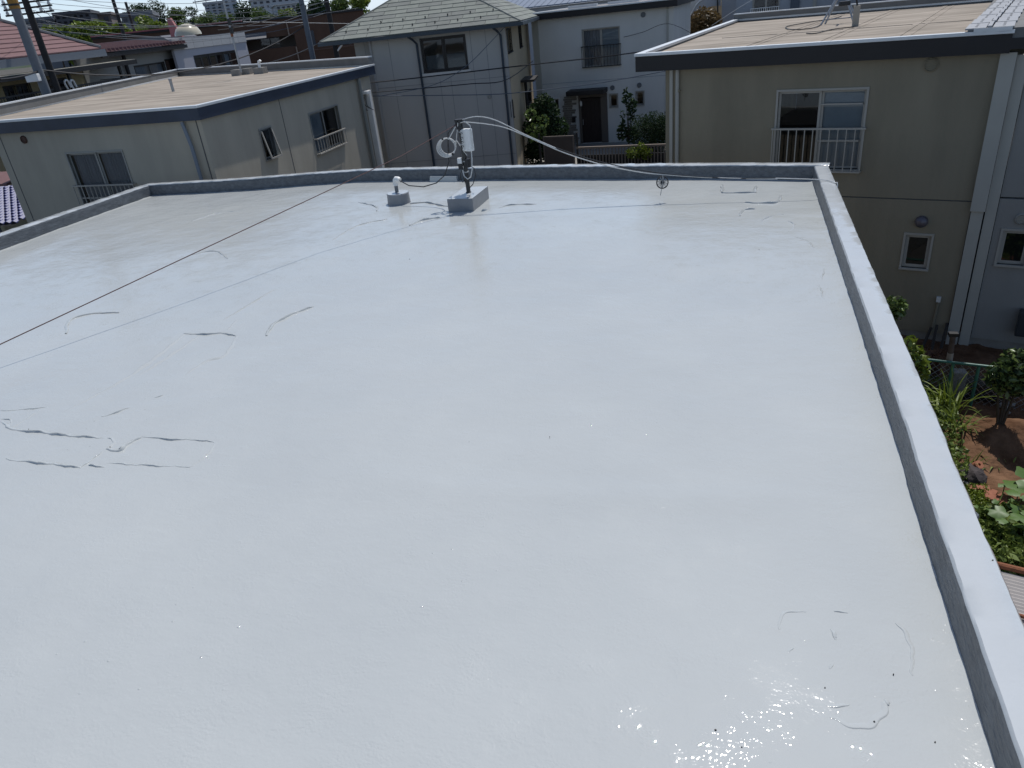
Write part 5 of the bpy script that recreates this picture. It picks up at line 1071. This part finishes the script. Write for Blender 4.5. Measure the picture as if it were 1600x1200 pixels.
# glazed purple-blue tiled roof at lower left
t = thing('glazed_tile_roof', 'glossy purple blue tiled roof below the left house, at the left picture edge', 'roof', at(0, 330, -1.4))
O = at(-75, 330, -1.75); OO = Vector(O); exT = Vector((.97, .24, 0)); eyT = Vector((-.2, .8, .22)).normalized(); nT = exT.cross(eyT).normalized()
tm = MB(); tm_n = 10
for k in range(tm_n):
    a = k / (tm_n - 1); x = a * .25; z = .035 * math.sin(a * math.pi * 2 * .9 + .3)
    tm.v += [tuple(exT * x + nT * (z + .02)), tuple(exT * x + eyT * .25 + nT * (z)), tuple(exT * x + nT * (z - .02))]
tm.f = [(3 * k, 3 * k + 3, 3 * k + 4, 3 * k + 1) for k in range(tm_n - 1)] + [(3 * k + 2, 3 * k + 5, 3 * k + 3, 3 * k) for k in range(tm_n - 1)]
me = bpy.data.meshes.new('roof_tile'); me.from_pydata(tm.v, [], tm.f); me.materials.append(BLUETILE); me.update()
obj('roof_bed', MB().add([OO - exT * 2 - eyT * 1.5 - nT * .05, OO + exT * 3.3 - eyT * 1.5 - nT * .05, OO + exT * 3.3 + eyT * 1.8 - nT * .05, OO - exT * 2 + eyT * 1.8 - nT * .05], [(0, 1, 2, 3)]), DARKIN, t, fix=False)
for j in range(-6, 8):
    for i in range(-6, 13): link('roof_tile', me, t, OO + exT * (i * .262 + (.13 if j % 2 else 0)) + eyT * (j * .225) - Vector(t.location)) if (j + 6) * 19 < 285 else None
p = at(3, 292, -.6); o = obj('red_roof_strip', MB().hexa([p + Vector((-3, 0, 0)), p + Vector((.12, .1, 0)), p + Vector((.12, 1.2, .2)), p + Vector((-3, 1.2, .2)), p + Vector((-3, 0, .08)), p + Vector((.12, .1, .08)), p + Vector((.12, 1.2, .28)), p + Vector((-3, 1.2, .28))]), MAROON); tag(o, 'sliver of weathered red roof above the purple blue tiles', 'roof')

# poles ---------------------------------------------------------------
def pole(name, label, top_px, bot_px, dist, r, m, group='utility poles behind the left roofs'):
    a = atd(*bot_px, dist); b = atd(*top_px, dist); x = (a.x + b.x) / 2; y = (a.y + b.y) / 2
    zt = b.z + 1.5; t = thing(name, label, 'pole', (x, y, -3.4), group)
    smooth_by_angle(obj('shaft', MB().tube([(x, y, -3.6), (x, y, zt)], [r * 1.08, r * .85], 14), m, t)); return t, Vector((x, y, 0)), zt
t, p, _ = pole('utility_pole', 'thick blue grey utility pole with yellow band and white box at the far left', (22, 0), (73, 155), 31, .16, POLEG)
z1 = atd(20, 6, 31).z; obj('yellow_band', MB().lathe((p.x, p.y, z1 - .15), [(.162, 0), (.162, .5)], 16), YEL, t); obj('black_band', MB().lathe((p.x, p.y, z1 - .06), [(.168, 0), (.168, .06)], 16), IRON, t)
zb3 = atd(57, 121, 31).z; obj('white_box', MB().box((p.x - .05, p.y - .25, zb3), (.42, .2, .24), .3), WHITEP, t, bevel=.03)
POLE1 = p
t, p, _ = pole('utility_pole', 'dark wooden utility pole with insulators just right of the thick blue grey pole', (44, 0), (56, 60), 40, .15, POLED); POLE2 = p
for k in range(3):
    zz = atd(46, 3 + k * 9, 40).z; obj('crossarm', MB().tube([(p.x - 1.0, p.y - .3, zz), (p.x + 1.0, p.y + .3, zz)], .04, 6), IRON, t)
    for s in (-.9, -.5, .5, .9): obj('insulator', MB().lathe((p.x + s, p.y + s * .3, zz + .03), [(.05, 0), (.07, .05), (.04, .14)], 8), WHITEW, t)
t, p, _ = pole('utility_pole', 'taller of the two thin black poles in front of the yellow green trees', (177, 0), (196, 64), 62, .13, POLED); POLE3 = p
b_ = atd(197, 3, 64); a_ = atd(214, 62, 64); t = thing('utility_pole', 'shorter of the two thin black poles in front of the yellow green trees', 'pole', (a_.x, a_.y, -3), 'utility poles behind the left roofs'); obj('shaft', MB().tube([(a_.x, a_.y, -3), (a_.x, a_.y, b_.z)], .09, 8), POLED, t)
t, p, _ = pole('utility_pole', 'blue grey steel pole in front of the brown building', (471, 0), (490, 98), 40, .14, POLEG); POLE4 = p
t, p, _ = pole('utility_pole', 'dark pole with a street lamp arm in front of the brown building', (511, 0), (527, 95), 46, .15, POLED); POLE5 = p
zz = atd(530, 75, 46).z; obj('lamp_arm', MB().tube([(p.x, p.y, zz - .2), (p.x + .5, p.y - .1, zz + .15)], .05, 8), WHITEP, t)
zz = atd(530, 66, 46).z; obj('bracket', MB().box((p.x + .5, p.y, zz), (.9, .3, .3)), IRON, t)

# overhead wires ------------------------------------------------------
def wire(a, b, d1, d2, sag, r=.018, grp='overhead lines between the utility poles', lab='thin overhead line strung between the utility poles at upper left', m=BLACKC):
    p = atd(*a, d1); q = atd(*b, d2); o = obj('overhead_wire', MB().tube(catenary(p, q, sag, 14), r, 5, caps=False), m); return tag(o, lab, 'wire', grp)
GW = mat('grey_wire', (.10, .12, .15), .6)
for a, b, s in [((55, -4), (560, -22), .5), ((55, 3), (560, -14), .6), ((56, 12), (560, -8), .6), ((57, 18), (510, 8), .8), ((0, 9), (56, 16), .1), ((30, 38), (510, 2), .6), ((40, 36), (512, 8), .5), ((60, 44), (515, 14), .8), ((60, 30), (470, 24), .9), ((180, 12), (510, 20), .7), ((110, 0), (560, 12), .6), ((70, 46), (475, 38), .6)]:
    wire(a, b, 40, 46, s, .010 if s < .7 else .013, m=GW)
wire((52, 17), (110, 62), 40, 34, .02, .012, None, 'steep guy wire from the dark wooden pole down to the right'); wire((53, 0), (86, 32), 40, 36, .02, .012, None, 'short guy wire high on the dark wooden pole')
wire((0, 124), (62, 110), 29, 31, .05, .03, None, 'thick cable meeting the white box of the thick blue grey pole'); wire((62, 109), (474, 42), 31, 40, .9, .025, None, 'twisted service cable running from the white box to the steel pole')
wire((420, 98), (505, 63), 38, 46, .1, .022, None, 'pale cable climbing towards the street lamp pole'); wire((340, 47), (475, 5), 36, 40, .2, .014, None, 'wire from the television mast up to the steel pole')
wire((380, 34), (560, 37), 40, 45, .0, .01, None, 'straight pale wire passing in front of the brown building', m=WHITEC)
# service drops across the centre houses
def drop(pts, dist, r, lab, m=BLACKC):
    P = [atd(x, y, d) for (x, y), d in zip(pts, dist)]; o = obj('service_wire', MB().tube(spline(P, 6), r, 5), m); return tag(o, lab, 'wire')
drop([(560, 131), (640, 123), (735, 112), (830, 101), (930, 90), (1040, 76)], [29.5, 29.7, 29.8, 29.9, 29.4, 28], .022, 'uppermost twisted black service wire crossing the grey and white houses')
drop([(575, 145), (660, 138), (735, 131), (790, 125), (833, 95)], [29.3, 29.6, 29.7, 29.8, 35], .018, 'black service wire crossing the grey house and bending up to the white house')
drop([(576, 150), (680, 149), (780, 147), (850, 140), (940, 129), (1040, 111)], [29.3, 29.5, 29.7, 30, 29.5, 28], .016, 'lowest pale service wire crossing the grey and white houses', GW)
drop([(570, 153), (670, 135), (725, 106), (770, 62), (803, 26)], [29.3, 29.6, 29.7, 29.8, 30], .012, 'thin wire rising from the service post to the grey hip roof corner', GW)
drop([(975, 58), (1005, 50), (1045, 37), (1095, 60)], [36.5, 36, 35, 34], .010, 'faint wire on the upper wall of the white entrance house')
drop([(1112, 40), (1150, 15), (1178, -2)], [40, 40, 40], .012, 'thin pale wire rising past the arched wall', WHITEC)

# distant buildings and trees ------------------------------------------
def far_building(name, label, px, py_top, py_bot, px2, dist, ang, m, rows=2, cols=5):
    F = Facade((px + px2) / 2, (py_top + py_bot) / 2, dist, ang); a, z1 = F.uz(px, py_top); b, _ = F.uz(px2, py_top); zc = F.uz((px + px2) / 2, py_top)[1]; z0 = -2.5
    a, b = min(a, b), max(a, b); t = thing(name, label, 'building', F.w((a + b) / 2, 0, z0)); obj('block', MB().fbox(F, a, b, -12, 0, z0, zc), m, t); obj('roof_slab', MB().fbox(F, a - .3, b + .3, -12.3, .3, zc + .01, zc + .5), m, t)
    zlo = F.uz((px + px2) / 2, py_bot)[1]
    for r in range(rows):
        for c in range(cols):
            u = a + (b - a) * (c + .25) / cols; zc_ = zc - (zc - zlo) * (r + .75) / (rows + .3); obj('window', MB().fbox(F, u, u + (b - a) / cols * .5, .001, .12, zc_, zc_ + (zc - zlo) / rows * .4), FARD if m is not FARD else DARKIN, t)
    return t
far_building('distant_dark_block', 'distant dark grey flat block on the skyline right of the utility poles', 84, 22, 48, 140, 170, 36, FARD, 3, 6)
far_building('distant_grey_block', 'distant grey block half hidden behind the dark wooden pole', 36, 32, 55, 84, 175, 36, FARW, 3, 6)
far_building('distant_brown_block', 'distant brown grey block between the dark block and the thin black poles', 142, 24, 40, 172, 180, 36, mat('distant_brown', (.16, .13, .12), .9), 1, 2)
far_building('distant_small_house', 'small distant grey house behind the shorter thin black pole', 188, 25, 38, 236, 120, 36, FARW, 1, 4)
far_building('distant_white_apartments', 'distant white apartment block with dark bands above the cream dome', 318, 5, 24, 365, 220, 36, FARWH, 4, 5)
far_building('distant_white_tower', 'distant white tower joined to the white apartment block', 346, -6, 24, 368, 214, 36, FARWH, 5, 2)
far_building('distant_white_school', 'long distant white building behind the steel pole', 392, -2, 14, 472, 200, 36, FARWH, 2, 8)
far_building('distant_lower_house', 'pale distant house low beside the steel pole', 430, 7, 20, 470, 140, 36, FARWH, 1, 5)
TG = 'trees on the skyline'
def ft(px, ptop, pbase, dist, wpx, lm, lab, n=3200, name='tree', conical=False, leafk=.10):
    b = atd(px, pbase, dist); tp = atd(px, ptop, dist); sc_ = dist / 1130; H = tp.z - b.z + 2; 
    return tree(lab, (b.x, b.y, b.z - 2), H, wpx * sc_, lm, n=n, leaf=max(.35, wpx * sc_ * leafk * .55), trunk_r=.02 * H, name=name, conical=conical, crown_from=.22)
ft(7, 8, 60, 75, 22, LEAF_D, 'narrow dark conifer at the far left edge above the maroon roof', 3500, 'conifer_tree', True)
ft(20, 30, 62, 90, 28, LEAF_D, 'dark tree just right of the far left conifer', 3000)
for i, (px, tp_, bs, d, wd, lm, lab) in enumerate([(225, 8, 45, 190, 44, LEAF_D, 'round dark tree rising highest on the skyline behind the shorter thin black pole'), (252, 4, 45, 195, 40, LEAF_D, 'round dark tree right of the highest skyline tree'), (205, 16, 45, 200, 30, LEAF_D, 'low dark tree left of the highest skyline tree'),
    (280, 15, 48, 190, 40, LEAF_M, 'mid green tree behind the red board'), (305, 10, 50, 185, 34, LEAF_D, 'dark tree left of the white apartment block'), (330, 20, 50, 150, 44, LEAF_M, 'mid green tree below the white apartment block'), (355, 22, 48, 145, 40, LEAF_M, 'green tree below the distant white tower'),
    (388, 2, 42, 150, 50, LEAF_D, 'large dark tree between the white tower and the white school'), (415, 8, 40, 140, 44, LEAF_M, 'green tree in front of the distant white school'), (450, 12, 36, 120, 36, LEAF_Y, 'yellow green tree left of the steel pole'), (500, 2, 30, 110, 44, LEAF_D, 'dark green tree between the steel pole and the lamp pole'),
    (535, -4, 28, 100, 44, LEAF_M, 'green tree above the brown building'), (565, -8, 22, 95, 44, LEAF_Y, 'yellow green tree left of the grey hip roof'), (475, 5, 32, 130, 30, LEAF_D, 'dark tree behind the steel pole')]):
    ft(px, tp_, bs, d, wd, lm, lab, 2800)
for i, (px, tp_, d, wd) in enumerate([(88, 40, 78, 36), (108, 41, 76, 36), (128, 38, 74, 40), (150, 36, 74, 40), (172, 33, 76, 42), (195, 35, 75, 38), (222, 30, 80, 44), (250, 32, 82, 40), (236, 24, 90, 44), (160, 30, 95, 40), (272, 34, 80, 34), (300, 32, 85, 40)]):
    t = ft(px, tp_, 70, d, wd, LEAF_Y, 'yellow green tree in the row behind the maroon roofs', 2600); t['group'] = 'yellow green trees behind the maroon roofs'
hill = MB(); hv = []; 
for i in range(41):
    x = -420 + i * 12; 
    for k, (yy, hz_) in enumerate(((230, -2), (255, 2.5), (300, 5.0), (420, 5.5), (600, 3))): hv.append((x, yy - x * .25, hz_ + (.8 * math.sin(i * .9) + .6 * math.sin(i * 2.1)) * (k > 0)))
hill.add(hv, [(5 * i + k, 5 * i + 5 + k, 5 * i + 6 + k, 5 * i + k + 1) for i in range(40) for k in range(4)])
hl = obj('wooded_hill', hill, mat('far_woodland', (.04, .06, .03), 1.0, .3, .08), fix=False); tag(hl, 'low wooded hill on the far skyline', kind='structure')

# ================================================================= GARDEN at the right
GZ = -3.95
g0, g1, g2, g3 = at(1380, 600, GZ), at(1700, 575, GZ), at(1750, 950, GZ), at(1500, 950, GZ)
nX, nY = 110, 130; gx = np.linspace(2.0, 8.5, nX); gy = np.linspace(7.5, 16.3, nY); GX, GY = np.meshgrid(gx, gy)
GH = GZ + .03 + .05 * fbm(GX, GY, 2.0, 21) + .03 * fbm(GX, GY, 6, 22) + .015 * fbm(GX, GY, 17, 23) + .008 * RNG.normal(size=GX.shape)
mp_ = at(1585, 690, GZ); GH += .35 * np.exp(-(((GX - mp_.x) / .9) ** 2 + ((GY - mp_.y) / .45) ** 2)); mp2 = at(1540, 720, GZ); GH += .18 * np.exp(-(((GX - mp2.x) / .4) ** 2 + ((GY - mp2.y) / .5) ** 2))
ed = np.minimum(np.minimum(GX - gx[0], gx[-1] - GX), np.minimum(GY - gy[0], gy[-1] - GY)); GH = np.where(ed < .02, GZ - .05, np.maximum(GH, GZ + .01))
ii = (np.arange(nY - 1)[:, None] * nX + np.arange(nX - 1)[None]).ravel()
so2 = np_obj('garden_soil', np.stack([GX, GY, GH], -1).reshape(-1, 3), np.stack([ii, ii + 1, ii + nX + 1, ii + nX], 1), SOIL); so2.data.shade_smooth(); tag(so2, 'dug reddish brown garden soil with mounds', kind='structure')
# chain link fence
fa, fb = at(1425, 559, GZ + .80), at(1565, 575, GZ + .80); fd = (Vector((fb.x, fb.y, 0)) - Vector((fa.x, fa.y, 0))).normalized()
FF = Facade(0, 0, 1, 0); FF.P = Vector((fa.x, fa.y, 0)); FF.U = fd; FF.N = Vector((fd.y, -fd.x, 0)); FF.N = FF.N if FF.N.y < 0 else -FF.N
t = thing('chain_link_fence', 'chain link fence with a green top rail in front of the cream house', 'fence', FF.w(0, 0, GZ))
obj('top_rail', MB().tube([FF.w(-2.5, 0, GZ + .80), FF.w(5, 0, GZ + .80)], .025, 8), GRNP, t)
for u in (-2.4, FF.uz(1487, 580)[0], FF.uz(1528, 580)[0], FF.uz(1487, 580)[0] + 2.6): obj('post', MB().tube([FF.w(u, 0, GZ), FF.w(u, 0, GZ + .78)], .028, 8), GRNP, t)
wm = MB(); dx = .11; Hh = .70
k = -2.4 - Hh
while k < 4.8:
    for s in (1, -1):
        u0, z0 = (k, 0) if s == 1 else (k + Hh, 0); u1, z1 = (k + Hh, Hh) if s == 1 else (k, Hh)
        lo, hi = -2.4, 4.8
        def cut(u0, z0, u1, z1):
            t0, t1 = 0, 1; du = u1 - u0
            for lim, sg in ((lo, 1), (hi, -1)):
                f0 = (u0 - lim) * sg; f1 = (u1 - lim) * sg
                if f0 < 0 and f1 < 0: return None
                if f0 < 0: t0 = max(t0, f0 / (f0 - f1))
                elif f1 < 0: t1 = min(t1, f0 / (f0 - f1))
            return (u0 + du * t0, z0 + (z1 - z0) * t0, u0 + du * t1, z0 + (z1 - z0) * t1) if t1 > t0 else None
        cc_ = cut(u0, z0, u1, z1)
        if cc_: wm.tube([FF.w(cc_[0], .004 * s, GZ + .06 + cc_[1]), FF.w(cc_[2], .004 * s, GZ + .06 + cc_[3])], .0045, 3, caps=False)
    k += dx
obj('wire_mesh', wm, GALV, t, kind='stuff', fix=False)
pu = FF.uz(1489, 560)[0]; t = thing('rusty_pipe_post', 'short rusty pipe standing up behind the green fence rail', 'post', FF.w(pu, -.12, GZ)); obj('pipe', MB().tube([FF.w(pu, -.12, GZ), FF.w(pu - .06, -.12, GZ + 1.25)], .045, 10), mat('dark_rusty_pipe', (.10, .07, .055), .8, .3, 12), t); obj('pale_sleeve', MB().tube([FF.w(pu - .038, -.12, GZ + .72), FF.w(pu - .046, -.12, GZ + .92)], .05, 10), mat('pale_sleeve', (.36, .30, .24), .8), t); obj('cap', MB().box(FF.w(pu - .06, -.12, GZ + 1.27), (.14, .10, .06)), IRON, t)
# planks and tools leaning on the dark wall
for i, (a, b) in enumerate([((1440, 545), (1455, 512)), ((1455, 548), (1464, 508)), ((1470, 545), (1480, 505))]):
    p = at(*a, GZ + .05); q = atd(*b, math.hypot(p.x, p.y) + .4); o = obj('leaning_plank', MB().tube([p, q], .03, 5), mat('dark_timber', (.04, .035, .03), .9)); tag(o, ['leftmost of the dark timbers leaning at the foot of the cream house', 'middle of the dark timbers leaning at the foot of the cream house', 'rightmost of the dark timbers leaning at the foot of the cream house'][i], 'timber')
# shrub, lilies, weeds
sp = at(1585, 640, GZ); bd = math.hypot(sp.x, sp.y)
t = bush('glossy_shrub', 'rounded shrub with glossy light green leaves in front of the fence at the right edge', [blob(x, y, 12.2, r) for x, y, r in [(1577, 578, .20), (1590, 568, .22), (1602, 575, .25), (1560, 590, .16), (1575, 595, .22), (1595, 592, .25), (1560, 582, .15), (1610, 590, .25)]], 950, .11, LEAF_D, LEAF_L, 520, updir=1.0, base=(0, 0, GZ + .1))
def blades(name, label, c, n, L, wd, lm, spread=.9):
    t = thing(name, label, 'plant', c); m = MB()
    for i in range(n):
        a = random.random() * 6.28; le = L * random.uniform(.6, 1.15); p = Vector(c) + Vector((random.gauss(0, .08), random.gauss(0, .08), 0)); d = Vector((math.cos(a), math.sin(a), 0)); s = Vector((-d.y, d.x, 0)); vs = []; N = 7; sp_ = spread * random.uniform(.3, 1)
        for k in range(N + 1):
            q = k / N; pos = p + d * (le * sp_ * q ** 1.4) + Vector((0, 0, le * (q - .62 * sp_ * q * q * q))); w2 = wd * (1 - q ** 2) * .5 + .002; vs += [pos - s * w2, pos + s * w2 + Vector((0, 0, -.003))]
        m.add(vs, [(2 * k, 2 * k + 1, 2 * k + 3, 2 * k + 2) for k in range(N)])
    obj('blades', m, lm, t, fix=False); return t
for i, (px, py, n, L, lab) in enumerate([(1483, 650, 46, .9, 'large clump of long strap leaves beside the parapet below the green fence'), (1495, 690, 34, .7, 'second clump of strap leaves below the largest one'), (1478, 672, 30, .8, 'strap leaf clump closest to the parapet'), (1515, 735, 16, .45, 'small strap leaf clump above the clay pot'), (1533, 716, 22, .3, 'small tufted weed on the soil mound'), (1556, 735, 12, .25, 'smallest tufted weed on the bare soil')]):
    p = at(px, py, GZ); blades('lily_clump' if i < 4 else 'tufted_weed', lab, (p.x, p.y, GZ + .02), n, L, .03, LEAF_Y if i % 2 == 0 else LEAF_G)
def cover(name, label, poly, n, leaf, lm, hz=.18):
    P = []; 
    for _ in range(n):
        a, b = random.random(), random.random(); q = poly[0].lerp(poly[1], a).lerp(poly[3].lerp(poly[2], a), b); P.append((q.x, q.y, GZ + .05 + hz * random.random() ** 1.5))
    v, f = leaves(np.array(P), leaf, aspect=1.5, updir=1.2); o = np_obj(name, v, f, lm); tag(o, label, kind='stuff')
cover('weeds', 'low green weeds along the parapet side of the garden', [at(x, y, GZ) for x, y in [(1410, 600), (1478, 612), (1512, 760), (1440, 790)]], 3800, .07, LEAF_G, .3)
cover('moss_patch', 'bright mossy lawn patch by the brick edging', [at(x, y, GZ) for x, y in [(1480, 765), (1540, 766), (1545, 800), (1480, 815)]], 3500, .04, LEAF_Y, .08)
cover('ground_cover', 'dense leafy ground cover above the rusty edged shed roof', [at(x, y, GZ) for x, y in [(1500, 820), (1680, 800), (1700, 905), (1500, 900)]], 6500, .11, LEAF_G, .28)
cover('reddish_weeds', 'reddish weeds behind the green fence rail', [at(x, y, GZ + .2) for x, y in [(1430, 566), (1470, 570), (1466, 585), (1440, 582)]], 500, .07, leafmat('red_green_weed', (.06, .02, .015), (.14, .07, .035)), .5)
bush('parapet_bush', 'tall green and white leaved bush peeping over the middle of the right parapet', [blob(x, y, 13.2, r) for x, y, r in [(1398, 472, .12), (1404, 480, .13), (1400, 490, .12)]], 220, .09, LEAF_M, LEAF_L, 90)
bush('leafy_vine', 'yellow green leafy vine rising past the parapet at the green fence rail', [blob(x, y, 11.5, r) for x, y, r in [(1420, 535, .10), (1428, 553, .14), (1436, 566, .16), (1440, 580, .12)]], 150, .13, LEAF_Y)
# gourd plant with individually built broad leaves
t = thing('gourd_plant', 'sprawling gourd plant with broad pale green leaves at the right edge of the garden', 'plant', at(1590, 810, GZ))
lm_ = []
for k in range(3):
    n = 16; vs = [(0, 0, .015)]
    for i in range(n):
        a = 2 * math.pi * i / n; r = .5 * (1 + .14 * math.cos(5 * a) + .05 * random.uniform(-1, 1)); r *= (.45 if i == 0 else 1); vs.append((r * math.cos(a), r * math.sin(a), -.05 + .035 * math.cos(3 * a + k) - .05 * abs(math.sin(a))))
    me = bpy.data.meshes.new('leaf'); me.from_pydata(vs, [], [(0, i + 1, (i + 1) % n + 1) for i in range(n)]); me.materials.append(GOURD); me.update(); me.shade_smooth(); lm_.append(me)
for i, (px, py, s) in enumerate([(1590, 757, 38), (1601, 740, 26), (1583, 768, 22), (1566, 758, 12), (1545, 795, 22), (1560, 800, 26), (1575, 803, 20), (1587, 795, 18), (1592, 808, 24), (1578, 820, 22), (1600, 820, 28), (1565, 813, 16), (1583, 785, 16), (1555, 783, 10), (1600, 778, 12), (1530, 793, 20), (1605, 800, 22), (1610, 760, 34)]):
    p = at(px, py, GZ + .28 + .12 * (i % 3)); o = link('leaf', lm_[i % 3], t, p - Vector(t.location)); k = s / 1130 * (p - CAM_POS).length * .85; o.scale = (k, k, k); o.rotation_euler = (random.uniform(-.5, .2), random.uniform(-.4, .4), random.random() * 6.28)
st_ = MB()
for a, b in (((1570, 758), (1545, 800)), ((1590, 760), (1575, 805)), ((1600, 800), (1560, 812))):
    st_.tube(spline([at(*a, GZ + .3), at((a[0] + b[0]) / 2 + 6, (a[1] + b[1]) / 2, GZ + .15), at(*b, GZ + .2)], 4), .008, 5)
obj('stem', st_, LEAF_M, t)
# bricks, rocks, clay pipe
for i, (a, b) in enumerate([((1538, 762), (1546, 786)), ((1512, 765), (1536, 767))]):
    p, q = at(*a, GZ + .06), at(*b, GZ + .06); d = (q - p); L = d.length; nb = max(2, round(L / .2))
    for k in range(nb):
        c_ = p + d * (k + .5) / nb; o = obj('edging_brick', MB().box((c_.x, c_.y, GZ + .07 + .01 * (k % 2)), (L / nb - .012, .10, .09), math.atan2(d.y, d.x)), BRICK, bevel=.006)
        tag(o, ('brick in the short red edging row running towards the gourd leaves' if i == 0 else 'brick in the edging row beside the mossy patch'), 'brick', 'red edging bricks')
for i, (px, py) in enumerate([(1548, 778), (1555, 782), (1562, 778), (1558, 787), (1568, 783), (1551, 773)]):
    p = at(px, py, GZ + .06); o = obj('loose_brick', MB().box((p.x, p.y, GZ + .08), (.13, .08, .07), random.random() * 3), BRICK, bevel=.012); o.rotation_euler = (random.uniform(-.3, .3), random.uniform(-.3, .3), 0); tag(o, 'loose broken red brick piece beside the brick edging', 'brick', 'loose brick pieces')
def rock(px, py, r, lab, m=ROCK, z=.1):
    p = at(px, py, GZ + z); me = bmesh.new(); bmesh.ops.create_icosphere(me, subdivisions=3, radius=1); rr_ = random.Random(px)
    ph = [rr_.uniform(0, 6) for _ in range(6)]
    for v in me.verts:
        c_ = v.co; k = 1 + .13 * math.sin(3 * c_.x + ph[0]) + .12 * math.sin(4 * c_.y + ph[1]) + .1 * math.sin(5 * c_.z + ph[2]) + .06 * math.sin(9 * c_.x + 7 * c_.z + ph[3]); v.co = Vector((c_.x * k * r, c_.y * k * r * .9, c_.z * k * r * .75))
    md = bpy.data.meshes.new('rock'); me.to_mesh(md); me.free(); md.materials.append(m); o = link('rock', md, None, p); return tag(o, lab, 'rock')
rock(1518, 742, .20, 'dark cracked boulder beside the clay pipe end'); rock(1510, 757, .07, 'small pale stone below the dark boulder', CONC, .04); rock(1516, 718, .09, 'brown stone above the dark boulder', mat('brown_stone', (.12, .08, .055), .9, .2, 8)); 
for i, (px, py) in enumerate([(1565, 633), (1573, 637), (1580, 633), (1572, 644)]): rock(px, py, .06, ['leftmost pale stone under the glossy shrub', 'second pale stone under the glossy shrub', 'third pale stone under the glossy shrub', 'lowest pale stone under the glossy shrub'][i], CONC, .06)
p = at(1524, 729, GZ + .2); t = thing('clay_pipe', 'short hollow terracotta pipe end beside the dark boulder', 'clay pipe', p); ax = Vector((.25, -.35, .55)).normalized()
smooth_by_angle(obj('pipe', MB().lathe(p - ax * .08, [(.065, 0), (.065, .17), (.022, .171), (.02, .05)], 20, ax), TERRA, t))
bp_ = at(1491, 620, GZ); t = thing('stone_post', 'mossy stone post at the foot of the chain link fence', 'post', bp_); obj('shaft', MB().box((bp_.x, bp_.y, GZ + .25), (.22, .2, .55)), CONC, t, bevel=.02)
tb = at(1530, 622, GZ); t = thing('dark_planter_table', 'long dark timber trough beneath the chain link fence', 'trough', tb); obj('board', MB().box((tb.x, tb.y, GZ + .32), (.95, .32, .05), -.25), mat('mossy_timber', (.045, .04, .03), .9, .3, 6), t); obj('side', MB().box((tb.x, tb.y, GZ + .16), (.88, .26, .26), -.25), IRON, t)
rl = at(1455, 618, GZ + .03); o = obj('rusty_bar', MB().tube([at(1448, 615, GZ + .05), at(1474, 622, GZ + .05)], .025, 6), RUST); tag(o, 'rusty bar lying among the weeds below the fence', 'bar')
# small shed with rusty edge and corrugated sheet roof
t = thing('lean_to_roof', 'grey corrugated lean-to roof with a rusty edge bar at the lower right picture edge', 'lean-to', at(1600, 950, -3.2))
p0 = at(1557, 882, -2.6); p1 = at(1640, 902, -2.6); dS = Vector((p1.x - p0.x, p1.y - p0.y, 0)).normalized(); nS = Vector((dS.y, -dS.x, 0)); nS = nS if nS.y < 0 else -nS
a0 = p0 - dS * .6
obj('edge_bar', MB().tube([a0, a0 + dS * 3], .035, 10), RUST, t)
cs = MB(); rows = 60
for s_i in range(2):
    vs = []
    for k in range(rows * 2 + 1):
        q = k * .5; o_ = q * .046; z = -2.64 - o_ * .10 + .0055 * math.cos(k * math.pi); vs += [a0 + nS * (.05 + o_) + Vector((0, 0, z + 2.6 - 0)), a0 + dS * 3 + nS * (.05 + o_) + Vector((0, 0, z + 2.6))]
    if s_i == 0: cs.add([v for v in vs], [(2 * k, 2 * k + 1, 2 * k + 3, 2 * k + 2) for k in range(rows * 2)])
sh_ = obj('corrugated_sheet', cs, CORR, t, fix=False)
q0 = a0 + nS * .62; obj('cross_bar', MB().tube([q0 + Vector((0, 0, -.06)), q0 + dS * 3 + Vector((0, 0, -.06))], .02, 8), RUST, t)
for k in (0.1, 2.9): obj('post', MB().tube([a0 + dS * k + Vector((0, 0, -.05)), Vector((*(a0 + dS * k)[:2], GZ))], .04, 8), RUST, t); obj('post', MB().tube([a0 + dS * k + nS * 2.6 + Vector((0, 0, -.35)), Vector((*(a0 + dS * k + nS * 2.6)[:2], GZ))], .04, 8), RUST, t)

# ================================================================= render defaults
sc.render.engine = 'CYCLES'
sc.render.resolution_x = 1024; sc.render.resolution_y = 768
